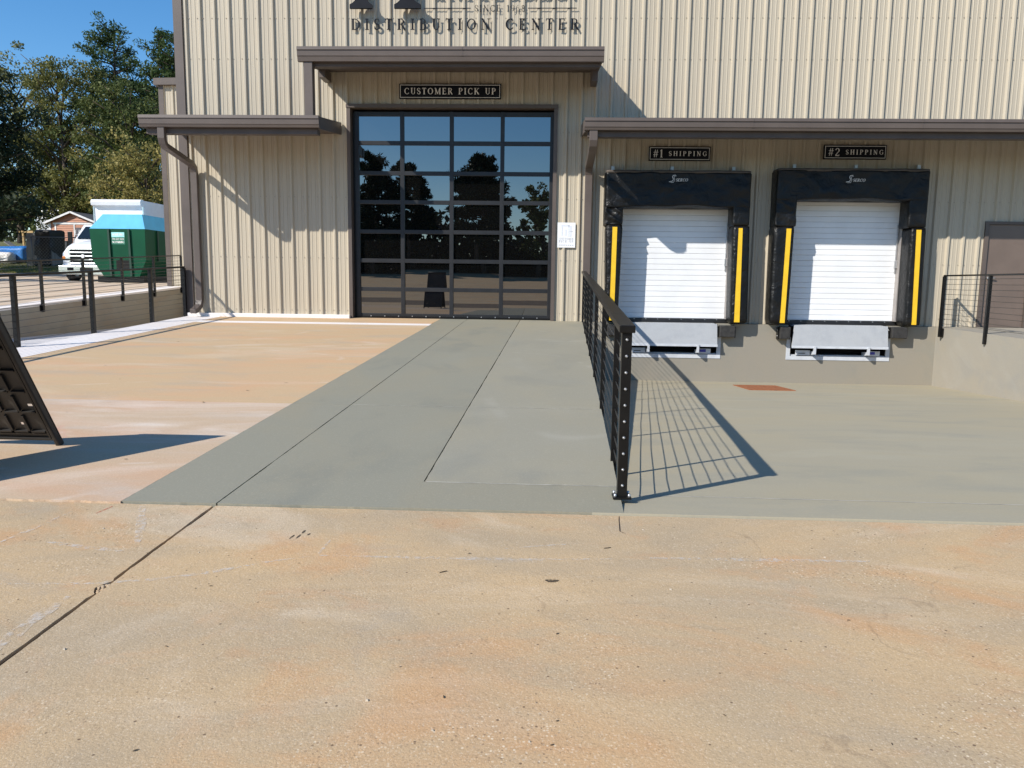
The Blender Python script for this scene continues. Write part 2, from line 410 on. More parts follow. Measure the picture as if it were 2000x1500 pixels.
def lot_marks():
    """pale scuffs, a red paint tick, a crack and an oil drip lying on the lot"""
    root = bpy.data.objects['concrete_lot']; zf = lambda y: lot_zf(y)
    def mark_mat(name, col, sc, lo, hi, amt):
        m, nt, b = nodes_of(name); t = NT(nt); b.inputs['Base Color'].default_value = (*col, 1); b.inputs['Roughness'].default_value = .9
        tr = nt.nodes.new('ShaderNodeBsdfTransparent'); mx = nt.nodes.new('ShaderNodeMixShader')
        t.link(t.math('MULTIPLY', t.rng(t.noise(sc, 5, .7), lo, hi), amt), mx.inputs[0]); t.link(tr.outputs[0], mx.inputs[1]); t.link(b.outputs[0], mx.inputs[2])
        t.link(mx.outputs[0], nt.nodes['Material Output'].inputs[0]); return m
    PALE = mark_mat('pale_scuff', (.72, .66, .58), 26, .40, .68, .55); RED = mark_mat('red_tick', (.55, .12, .06), 60, .35, .55, .7)
    DARK = mark_mat('dark_stain', (.07, .05, .03), 40, .3, .5, .85)
    rr = random.Random(12)
    def strip(name, pts, w, mat, dz=.0015):
        P = [Vector(p) for p in pts]; Q = []
        for a, b in zip(P, P[1:]):
            n = max(2, int((b-a).length/.05))
            Q += [a.lerp(b, i/n) for i in range(n)]
        Q.append(P[-1]); L = len(Q); m = MB()
        for i, p in enumerate(Q):
            d = (Q[min(i+1, L-1)]-Q[max(i-1, 0)]).normalized(); nn = Vector((-d.y, d.x)); ww = w*(.35+.65*math.sin(math.pi*min(1, (i+.4)/(L-.2))))*rr.uniform(.6, 1.2)/2
            for q in (p+nn*ww, p-nn*ww): m.v.append((q.x, q.y, zf(q.y)+dz))
        m.f = [(2*i, 2*i+1, 2*i+3, 2*i+2) for i in range(L-1)]
        return m.build(name, mat, root)
    strip('scuff_mark', [(-1.107, 3.639), (-.748, 3.645), (-.391, 3.65), (-.035, 3.661), (.373, 3.696)], .034, PALE)
    strip('scuff_mark', [(-2.433, 3.218), (-2.026, 3.251), (-1.773, 3.311), (-1.569, 3.393), (-1.331, 3.541), (-1.107, 3.639)], .03, PALE, .0018)
    strip('scuff_mark', [(-2.347, 4.30), (-2.213, 4.034), (-2.072, 3.728)], .06, PALE, .0021)
    strip('scuff_mark', [(-2.55, 3.722), (-2.328, 3.668), (-2.09, 3.624)], .05, PALE)
    strip('scuff_mark', [(-1.1, 3.845), (-1.107, 3.66)], .02, PALE)
    strip('scuff_mark', [(-2.054, 2.60), (-2.064, 2.884), (-2.052, 3.118)], .07, PALE, .0024)
    strip('scuff_mark', [(-.182, 3.79), (.015, 3.845), (.197, 3.886)], .018, PALE)
    strip('scuff_mark', [(.55, 3.72), (1.088, 3.732), (1.649, 3.751)], .04, PALE)
    strip('scuff_mark', [(-2.774, 3.692), (-2.737, 3.878), (-2.692, 4.168)], .035, PALE, .0027)
    strip('paint_tick', [(-2.539, 4.153), (-2.514, 4.279)], .012, RED)
    strip('crack', [(.455, 4.322), (.448, 4.25), (.444, 4.185), (.437, 4.081), (.464, 4.045)], .006, JOINT)
    for a, b in (((-1.318, 3.845), (-1.31, 3.904)), ((-1.285, 3.854), (-1.277, 3.914)), ((-1.276, 3.929), (-1.274, 3.975)), ((-1.24, 3.902), (-1.233, 3.932))): strip('dark_streak', [a, b], .012, DARK)
    m = MB(); n = 16
    m.v = [(.059+.030*math.cos(t)*(1+.25*math.sin(3*t)), 3.417+.020*math.sin(t)*(1+.3*math.cos(2*t)), zf(3.417+.02*math.sin(t))+.0012) for t in [6.283*i/n for i in range(n)]]; m.f = [tuple(range(n))]
    m.build('oil_drip', DARK, root)
lot_marks()

# the ramp up to the pick-up door and the tan slab beside it
def edge_x(y): return .492+.0275*(y-4.63)
def ramp():
    root = bpy.data.objects.new('ramp', None); COL.objects.link(root); tag(root, kind='structure')
    rz = ramp_z; g = .006
    def X(x, y): return x+xs(y)
    ya, yb, yc, yd = 4.345, 7.30, 15.10, 16.40
    # grey coated slabs
    for (a, b, c0, d0, ja, jb) in ((-1.918, -.779, -1.918, -.779, .003, .002),):
        slab('slab', RAMPG, root, [(X(-1.915, ya), ya), (X(-.779, ya), ya), (X(-.779, yb-.003), yb-.003), (X(-1.915, yb-.003), yb-.003)], [.006, .0, .0, .004], rz)
        slab('slab', RAMPG, root, [(X(-1.915, yb+.003), yb+.003), (X(-.779, yb+.003), yb+.003), (X(-.779, 16.6), 16.6), (X(-1.915, 16.6), 16.6)], [0, .002, 0, .003], rz)
    y2 = 4.87
    slab('slab', RAMPG, root, [(X(-.7788, ya), ya), (edge_x(ya), ya), (edge_x(y2), y2-.0015), (X(-.7788, y2), y2-.0015)], [.004, 0, .0015, .0], rz)
    slab('slab', RAMPL, root, [(X(-.770, y2), y2+.0015), (edge_x(y2), y2+.0015), (edge_x(yb), yb-.003), (X(-.770, yb), yb-.003)], [0.001, .004, 0, .005], rz)
    slab('slab', RAMPL, root, [(X(-.769, yb), yb+.003), (edge_x(yb), yb+.003), (edge_x(16.6), 16.6), (X(-.769, 16.6), 16.6)], [0, .004, 0, .005], rz)
    # tan slab left of it, its right border under the grey coating
    slab('slab', PINK, root, [(-6.985, ya-.01), (X(-2.4975, ya), ya-.01), (X(-2.4975, yb), yb-.004), (-6.985, yb-.004)], [.012, .003, .002, 0], rz)
    slab('slab', TANL, root, [(-6.985, yb+.004), (X(-2.4975, yb), yb+.004), (X(-2.4975, 12.2), 12.196), (-6.985, 12.196)], [.002, .003, 0, 0], rz)
    slab('slab', TANL, root, [(-6.985, 12.204), (X(-2.4975, 12.2), 12.204), (X(-2.4975, yc), yc), (-6.985, yc)], [.001, .003, 0, 0], rz)
    slab('slab', WHITEC, root, [(-6.985, yc+.003), (X(-2.4975, yc), yc+.003), (X(-2.4975, yc), yc+.36), (-6.985, yc+.36)], [0, .0, 0, 0], rz)
    slab('slab', TANL, root, [(-6.985, yc+.365), (X(-2.4975, yc), yc+.365), (X(-2.4975, 16.6), 16.6), (-6.985, 16.6)], [0, .0, 0, 0], rz)
    joints_base('joint', root, -6.98, .40, 4.365, 16.4, rz, .014)
    slab('slab', RAMPG, root, [(X(-2.496, ya), ya), (X(-1.9245, ya), ya), (X(-1.9245, yb-.003), yb-.003), (X(-2.496, yb-.003), yb-.003)], [.006, .003, 0, .002], rz)
    slab('slab', RAMPG, root, [(X(-2.496, yb+.003), yb+.003), (X(-1.9245, yb+.003), yb+.003), (X(-1.9245, 16.6), 16.6), (X(-2.496, 16.6), 16.6)], [0, .003, 0, .002], rz)
    LN = M('pale_joint_line', (.46, .43, .36), .9, var=.3, sc=9)
    def line(x0, x1, y0, y1, zf, w_):
        P = edge_points((x0, y0), (x1, y1), .006, .06)+[Vector((x1, y1))]; m = MB()
        for p in P: m.v += [(p.x, p.y-w_/2, zf(p.y-w_/2)+.0015), (p.x, p.y+w_/2, zf(p.y+w_/2)+.0015)]
        m.f = [(2*i, 2*i+1, 2*i+3, 2*i+2) for i in range(len(P)-1)]
        m.build('joint_line', LN, root)
    line(X(-.76, 4.87), edge_x(4.87)-.01, 4.862, 4.855, rz, .010)
    line(edge_x(4.87)+.12, 6.9, 4.84, 4.80, lambda y: pit_z(y), .010)
    line(X(-1.90, yb), X(-.80, yb), 7.288, 7.285, rz, .008); line(X(-.75, yb), edge_x(yb)-.02, 7.288, 7.283, rz, .008)
    # pale curb along the truck well
    slab('curb', WHITEC, root, [(-7.72, 3.8), (-6.995, 3.8), (-6.995, 16.6), (-7.72, 16.6)], [0, .004, 0, .004], rz, .3)
ramp()
def pit():
    m = MB(); x0, x1 = .3, 8.6
    ys_ = [4.322, 4.345, 6, 8, 10, 12, 14, 16.5]
    vs = [(x, y, pit_z(y) if y > 4.33 else -.62) for y in ys_ for x in (x0, x1)]
    m.add(vs, [(2*i, 2*i+1, 2*i+3, 2*i+2) for i in range(len(ys_)-1)])
    # the coating also runs out over the level strip beside the platform
    tag(m.build('dock_pit_floor', PITG), kind='structure')
    t = thing('retaining_wall', 'grey painted wall holding up the ramp under the black cable railing', 'wall', (.7, 10, -1.2))
    MB().hexa([(.20, 4.6, -1.6), (edge_x(4.6)-.004, 4.6, -1.6), (edge_x(16.4)-.004, 16.4, -1.6), (.20, 16.4, -1.6)],
              [(.20, 4.6, ramp_z(4.6)-.06), (edge_x(4.6)-.004, 4.6, ramp_z(4.6)-.06), (edge_x(16.4)-.004, 16.4, ramp_z(16.4)-.06), (.20, 16.4, ramp_z(16.4)-.06)]).build('wall_body', DOCKG, t)
pit()
def platform():
    """raised landing by the brown door"""
    m = MB()
    ys_ = [16.45, 9.0, 4.4]; xl = [8.18, 7.50, 7.05]; zt = [0, 0, ramp_z(4.4)]
    for i in range(2):
        m.hexa([(xl[i+1], ys_[i+1], -1.9), (34, ys_[i+1], -1.9), (34, ys_[i], -1.9), (xl[i], ys_[i], -1.9)],
               [(xl[i+1], ys_[i+1], zt[i+1]), (34, ys_[i+1], zt[i+1]), (34, ys_[i], zt[i]), (xl[i], ys_[i], zt[i])])
    o = m.build('landing_platform', PLATG)
    tag(o, 'grey raised concrete landing beside the dock pit, below the brown door', 'platform')
platform()
def well():
    """sunken truck well at the left, its floor, its far wall and the land beyond"""
    m = MB(); m.add([(-12.0, 3.9, well_z(3.9)), (-7.6, 3.9, well_z(3.9)), (-7.6, 25.4, well_z(25.4)), (-12.0, 25.4, well_z(25.4))], [(0, 1, 2, 3)])
    tag(m.build('truck_well_floor', WELLF), kind='structure')
    m = MB(); a, b = 4.0, 25.3
    def zt(y): return .030+.0483*(y-16.5)
    t = thing('retaining_wall', 'raw grey concrete wall on the far side of the sunken truck well', 'wall', (-12.15, 15, -.6))
    MB().hexa([(-12.3, a, -1.2), (-12.0, a, -1.2), (-12.0, b, -1.2), (-12.3, b, -1.2)],
              [(-12.3, a, zt(a)), (-12.0, a, zt(a)), (-12.0, b, zt(b)), (-12.3, b, zt(b))]).build('wall_body', WELLW, t)
    MB().hexa([(-12.56, a, zt(a)-.05), (-12.0, a, zt(a)+.003), (-12.0, b, zt(b)+.003), (-12.56, b, zt(b)-.05)],
              [(-12.56, a, zt(a)+.065), (-12.0, a, zt(a)+.06), (-12.0, b, zt(b)+.06), (-12.56, b, zt(b)+.065)]).build('coping', WHITEC, t)
    t = thing('retaining_wall', 'concrete wall under the pale curb on the near side of the truck well', 'wall', (-7.6, 10, -.6))
    MB().hexa([(-7.70, 3.9, -1.2), (-7.4, 3.9, -1.2), (-7.4, 16.5, -1.2), (-7.70, 16.5, -1.2)],
              [(-7.70, 3.9, ramp_z(3.9)-.12), (-7.4, 3.9, ramp_z(3.9)-.12), (-7.4, 16.5, ramp_z(16.5)-.12), (-7.70, 16.5, ramp_z(16.5)-.12)]).build('wall_body', WELLW, t)
    ys_ = [4.0, 16.5, 25.3, 30, 36, 40, 44, 46.5]
    m = MB(); m.add([(x, y, back_z(y)+.004) for y in ys_ for x in (-75, -12.45 if y < 25.2 else -12.45)], [(2*i, 2*i+1, 2*i+3, 2*i+2) for i in range(len(ys_)-1)])
    tag(m.build('driveway', DRIVE), kind='structure')
well()

# ------------------------------------------------------------------ the metal building
WY = 16.5                 # plane of the flat of the siding
RIB0, RIBP = -7.535, .3048
_PROF = [(-.045, 0), (-.018, .042), (.018, .042), (.045, 0), (.094, 0), (.102, .006), (.114, .006), (.122, 0), (.183, 0), (.191, .006), (.203, .006), (.211, 0)]
def prof_points(xa, xb):
    pts = []
    n0 = int(math.floor((xa-RIB0)/RIBP))-1; n1 = int(math.ceil((xb-RIB0)/RIBP))+1
    full = [(RIB0+n*RIBP+a, d) for n in range(n0, n1+1) for a, d in _PROF]
    def at(x):
        for (p, a), (q, b) in zip(full, full[1:]):
            if p <= x <= q: return a+(b-a)*(x-p)/(q-p) if q > p else a
        return 0
    pts = [(xa, at(xa))]+[(x, d) for x, d in full if xa+1e-4 < x < xb-1e-4]+[(xb, at(xb))]
    return pts
def panel_strip(m, xa, xb, z0, z1, plane=WY, frame=None):
    P = prof_points(xa, xb); n = len(P)
    f = frame or (lambda x, d, z: (x, plane-d, z))
    vs = [f(x, d, z0) for x, d in P]+[f(x, d, z1) for x, d in P]
    m.add(vs, [(i, i+1, i+1+n, i+n) for i in range(n-1)])
def siding_wall(parent, x0, x1, z0f, z1, openings, plane=WY, name='wall_panel', frame=None):
    first = RIB0+.1524
    k = math.floor((x0-first)/.9144); edges = [x0]
    x = first+(k+1)*.9144
    while x < x1-1e-3:
        if x > x0+1e-3: edges.append(x)
        x += .9144
    edges.append(x1)
    for a, b in zip(edges, edges[1:]):
        cuts = sorted({a, b} | {c for o in openings for c in o[:2] if a < c < b})
        m = MB()
        for p, q in zip(cuts, cuts[1:]):
            mid = (p+q)/2; segs = [(z0f(mid), z1)]
            for (oa, ob, za, zb) in openings:
                if oa <= mid <= ob:
                    new = []
                    for s0, s1 in segs:
                        if za > s0: new.append((s0, min(za, s1)))
                        if zb < s1: new.append((max(zb, s0), s1))
                    segs = [s for s in new if s[1]-s[0] > .005]
            for s0, s1 in segs: panel_strip(m, p, q, s0, s1, plane, frame)
        if m.f: m.build(name, SIDING, parent)

DOOR = (-4.13, .15, 0, 4.37)
D1 = (1.50, 3.90, 0, 2.75); D2 = (5.02, 7.42, 0, 2.75)
MAN = (9.06, 10.02, 0, 2.17)
BLD = thing('distribution_building', 'tan ribbed metal warehouse with brown trim, glass door and two loading docks', 'building', (0, WY, 0))
siding_wall(BLD, -7.70, 30, lambda x: .07 if x < -4 else 0.0, 9.6, [DOOR, D1, D2, MAN])
def side_frame(x, d, z): return (-7.70-d, WY+(x+7.70), z)
siding_wall(BLD, -7.60, 1.1, lambda x: -.5, 9.6, [], frame=side_frame)
box('corner_trim', TRIM, BLD, -7.785, -7.60, WY-.048, WY+.10, -.02, 9.6)
box('foundation_strip', WHITEC, BLD, -7.72, DOOR[0]-.04, WY-.13, WY+.1, -.2, .07, .01)
MB().box(-7.6, 30, WY+.4, 44, 9.4, 9.55).build('roof', TRIM, BLD)
MB().box(-7.6, 30, WY+.6, WY+.7, -1.5, 9.4).build('light_block', BLACK, BLD)  # unseen black sheet behind the siding, added to stop light leaking through
# wing set back at the left
def wing():
    y = 25.35
    siding_wall(BLD, -12.5, -7.70, lambda x: -.5 if x > -12.0 else .40, 6.95, [], plane=y)
    box('corner_trim', TRIM, BLD, -12.56, -12.40, y-.05, y+.1, .40, 6.95)
    m = MB().prism([(-12.66, 6.93), (-7.70, 7.0), (-7.70, 7.22), (-12.66, 7.14)], y-.16, y+.3)
    m.build('eave_trim', TRIM, BLD)
    box('roof', TRIM, BLD, -12.6, -7.71, y+.31, 44, 6.9, 7.1)
    box('wing_side', SIDING, BLD, -12.49, -12.40, y+.1, 44, .3, 6.95)
wing()
box('utility_box', TRIMD, BLD, -11.72, -11.56, 25.24, 25.33, 3.72, 4.02, .01)

def screws():
    SM = M('screw_heads', (.30, .26, .21), .5)
    for z in (.16, 1.28, 2.55, 3.9, 5.35, 6.15, 7.6):
        m = MB(); x = RIB0
        while x < 14:
            for dx in (-.062, .062):
                xx = x+dx
                if not any(a-.03 < xx < b+.03 and c_ <= z <= d for a, b, c_, d in (DOOR, D1, D2, MAN)) and xx > -7.58:
                    m.box(xx-.007, xx+.007, WY-.012, WY, z-.007, z+.007)
            x += RIBP
        m.build('screw_row', SM, BLD)['kind'] = 'stuff'
screws()

# overhead glass door
def glass_door():
    y = WY+.12
    d = box('overhead_door', TRIMD, BLD, DOOR[0]+.02, DOOR[1]-.02, y+.06, y+.10, 0.0, DOOR[3]-.03)
    # trim round the opening
    box('door_trim', TRIM, BLD, DOOR[0]-.06, DOOR[0]+.015, WY-.05, y+.12, 0, DOOR[3]+.0, label='brown left jamb trim of the glass door')
    box('door_trim', TRIM, BLD, DOOR[1]-.015, DOOR[1]+.06, WY-.05, y+.12, 0, DOOR[3]+.0)
    box('door_trim', TRIM, BLD, DOOR[0]-.07, DOOR[1]+.07, WY-.065, y+.12, DOOR[3]+.002, DOOR[3]+.075)
    xl = [-4.02, -3.055, -2.005, -.935, .105]; zl = [.06, .625, 1.235, 1.85, 2.47, 3.07, 3.69, 4.28]
    hw = .042
    for i, x in enumerate(xl):
        box('stile', TRIMD, d, x-hw, x+hw, y-.012, y+.05, .02, 4.33, .004)
    for j, z in enumerate(zl):
        for i in range(4):
            box('rail', TRIMD, d, xl[i]+hw+.001, xl[i+1]-hw-.001, y-.010, y+.05, z-hw, z+hw, .004)
    tilt = [-.0115, -.0190, .001, .0045, -.001, .0, .0]
    for j in range(7):
        for i in range(4):
            x0, x1, z0, z1 = xl[i]+hw, xl[i+1]-hw, zl[j]+hw, zl[j+1]-hw
            zc = (z0+z1)/2; s = tilt[j]+.0013*((i*7+j*3) % 5-2); q = .0012*((i*5+j*11) % 7-3)*.5
            yy0 = y+.026+s*(z0-zc); yy1 = y+.026+s*(z1-zc)
            MB().hexa([(x0, yy0-q, z0), (x1, yy0+q, z0), (x1, yy0+.012, z0), (x0, yy0+.012, z0)],
                      [(x0, yy1-q, z1), (x1, yy1+q, z1), (x1, yy1+.012, z1), (x0, yy1+.012, z1)]).build('pane', GLASS, d)
    box('bottom_seal', BLACKM, d, -4.05, .13, y-.03, y+.04, .004, .045)
    for i in range(13):
        x = -3.75+i*.30; MB().tube([(x, y-.045, .05), (x, y-.02, .05)], .012, 6).build('bolt', SILVER, d)
glass_door()

# canopies with gutters
def canopy(x0, x1, zf, zw, name_label, left_open=True, yf=14.75, drop=.20):
    c = MB()
    yw = WY-.036
    # sheet roof, sloping to the gutter
    c.hexa([(x0+.02, yf+.10, zf-.06), (x1-.02, yf+.10, zf-.06), (x1-.02, yw, zw-.06), (x0+.02, yw, zw-.06)],
           [(x0+.02, yf+.10, zf-.015), (x1-.02, yf+.10, zf-.015), (x1-.02, yw, zw-.015), (x0+.02, yw, zw-.015)])
    o = c.build('canopy', TRIM, BLD, label=name_label)
    # soffit sheet under the roof with a beam along the front
    s = MB(); s.hexa([(x0+.05, yf+.14, zf-.20), (x1-.05, yf+.14, zf-.20), (x1-.05, yw, zw-.22), (x0+.05, yw, zw-.22)],
                     [(x0+.05, yf+.14, zf-.18), (x1-.05, yf+.14, zf-.18), (x1-.05, yw, zw-.20), (x0+.05, yw, zw-.20)])
    s.build('soffit', SOFFIT, o)
    box('beam', SOFFIT, o, x0+.06, x1-.06, yf+.16, yf+.34, zf-.305, zf-.203)
    # end flashings
    for xa, xb in ((x0, x0+.03), (x1-.03, x1)):
        f = MB(); f.prism([(yf+.12, zf-.215), (yw, zw-.235), (yw, zw+.01), (yf+.12, zf+.01)], xa, xb, 'X')
        f.build('end_flashing', TRIM, o)
    # ogee gutter along the front
    g = MB(); P = [(yf+.13, zf+.006), (yf+.0, zf+.012), (yf-.006, zf-.045), (yf+.012, zf-.052), (yf+.018, zf-.148), (yf+.030, zf-.158), (yf+.045, zf-drop), (yf+.13, zf-drop)]
    g.prism(P, x0-.012, x1+.012, 'X'); g.build('gutter', TRIM, o)
    x = x0+3.05
    while x < x1-.5:
        gj = MB(); gj.prism([(yf-.008, zf+.0), (yf-.010, zf-.046), (yf+.008, zf-.054), (yf+.014, zf-.148), (yf+.026, zf-.16), (yf+.03, zf-.16), (yf+.03, zf+.0)], x, x+.03, 'X'); gj.build('gutter_seam', TRIM, o)
        x += 3.05
    return o
can_l = canopy(-7.73, -4.30, 3.855, 4.06, 'brown shed canopy left of the glass door')
can_u = canopy(-4.66, 1.005, 5.085, 5.30, 'brown canopy high above the glass door', drop=.24)
can_r = canopy(.70, 30, 3.835, 4.04, 'long brown canopy above the loading docks')
box('bracket', TRIM, can_u, .86, .985, 16.0, WY-.036, 4.80, 5.06)
box('bracket', TRIM, can_u, -4.62, -4.50, 16.0, WY-.036, 4.86, 5.06)
# square leader from the upper gutter down to the lower canopy
box('leader_pipe', TRIM, BLD, -4.565, -4.405, 14.82, 14.98, 3.87, 4.86, .008)
def downspout(pts, wd=.135, dp=.10):
    """rectangular pipe along a path"""
    P = [Vector(p) for p in pts]; rings = []
    for i, p in enumerate(P):
        d = (P[min(i+1, len(P)-1)]-P[max(i-1, 0)]).normalized()
        r = Vector((1, 0, 0)); r = (r-d*r.dot(d)).normalized(); u = d.cross(r)
        rings.append([p+r*wd/2*a+u*dp/2*b for a, b in ((-1, -1), (1, -1), (1, 1), (-1, 1))])
    m = MB(); vs = [v for g in rings for v in g]; n = len(P)
    fs = [(4*i+k, 4*i+(k+1) % 4, 4*i+4+(k+1) % 4, 4*i+4+k) for i in range(n-1) for k in range(4)]+[(3, 2, 1, 0), tuple(4*(n-1)+k for k in range(4))]
    m.add(vs, fs); return m.build('downspout', TRIM, BLD, .008)
downspout([(-7.345, 14.86, 3.66), (-7.345, 14.86, 3.46), (-7.35, 14.90, 3.38), (-7.36, 15.0, 3.33), (-7.435, 16.24, 3.18), (-7.44, 16.35, 3.12), (-7.44, 16.39, 3.02), (-7.44, 16.40, .34), (-7.445, 16.36, .22), (-7.47, 16.22, .13), (-7.48, 16.13, .11)])
downspout([(.863, 14.86, 3.64), (.863, 14.86, 3.46), (.863, 14.90, 3.38), (.863, 15.0, 3.33), (.87, 16.24, 3.20), (.87, 16.35, 3.12), (.875, 16.39, 3.02), (.875, 16.40, .05)], .15)

# dock wall of painted concrete
def dock_wall():
    for (a, b) in ((.80, 1.745), (3.665, 5.13), (7.235, 8.30)):
        box('dock_wall', DOCKG, BLD, a, b, WY-.13, WY+.3, -1.6, -.004)
    for (a, b) in ((1.745, 3.665), (5.13, 7.235)):
        box('dock_wall', DOCKG, BLD, a, b, WY-.13, WY+.3, -1.6, -.665)
dock_wall()
def dock_door(D, label):
    y = WY+.13; x0, x1 = D[0]-.02, D[1]+.02
    d = box('dock_door', WHITE, BLD, x0, x1, y+.03, y+.06, .0, 2.8, label=label)
    n = 23; h = 2.62/n
    for i in range(n):
        z0 = .09+i*h; m = MB()
        m.prism([(y+.03, z0+.001), (y+.004, z0+.002), (y, z0+.008), (y, z0+h-.007), (y+.003, z0+h-.002), (y+.03, z0+h-.001)], x0, x1, 'X')
        m.build('slat', WHITE, d)
    box('bottom_seal', TRIMD, d, x0, x1, y-.04, y+.03, .002, .085, .01)
    for i in range(9):
        x = x0+.2+i*.25; MB().tube([(x, y-.048, .072), (x, y-.03, .072)], .010, 6).build('bolt', SILVER, d)
    for (a, b) in ((D[0]-.02, D[0]+.06), (D[1]-.06, D[1]+.02)):
        box('track', M_TRACK, d, a, b, WY-.02, y-.002, .09, 2.70)
    box('lock_bar', SILVER, d, D[1]-.10, D[1]-.075, y-.03, y-.01, 1.10, 2.1, .004)
    box('latch', SILVER, d, D[1]-.115, D[1]-.06, y-.055, y-.012, 1.20, 1.36, .006)
M_TRACK = M('track_metal', (.34, .31, .29), .5, .3)
dock_door(D1, 'white slatted dock door under the first shipping sign')
dock_door(D2, 'white slatted dock door under the second shipping sign')
def man_door():
    d = box('door', M('brown_door_paint', (.155, .115, .092), .42, var=.06), BLD, MAN[0]+.05, MAN[1]-.05, WY-.005, WY+.05, .0, MAN[3]-.06, .004)
    box('door_frame', TRIM, d, MAN[0]-.03, MAN[0]+.047, WY-.05, WY+.05, .0, MAN[3])
    box('door_frame', TRIM, d, MAN[1]-.047, MAN[1]+.03, WY-.05, WY+.05, .0, MAN[3])
    box('door_frame', TRIM, d, MAN[0]+.048, MAN[1]-.048, WY-.05, WY+.05, MAN[3]-.058, MAN[3])
    m = MB().tube([(9.19, WY-.012, 1.02), (9.19, WY-.05, 1.02)], .032, 10).tube([(9.19, WY-.05, 1.02), (9.31, WY-.06, 1.02)], .013, 8)
    m.build('handle', SILVER, d)
man_door()

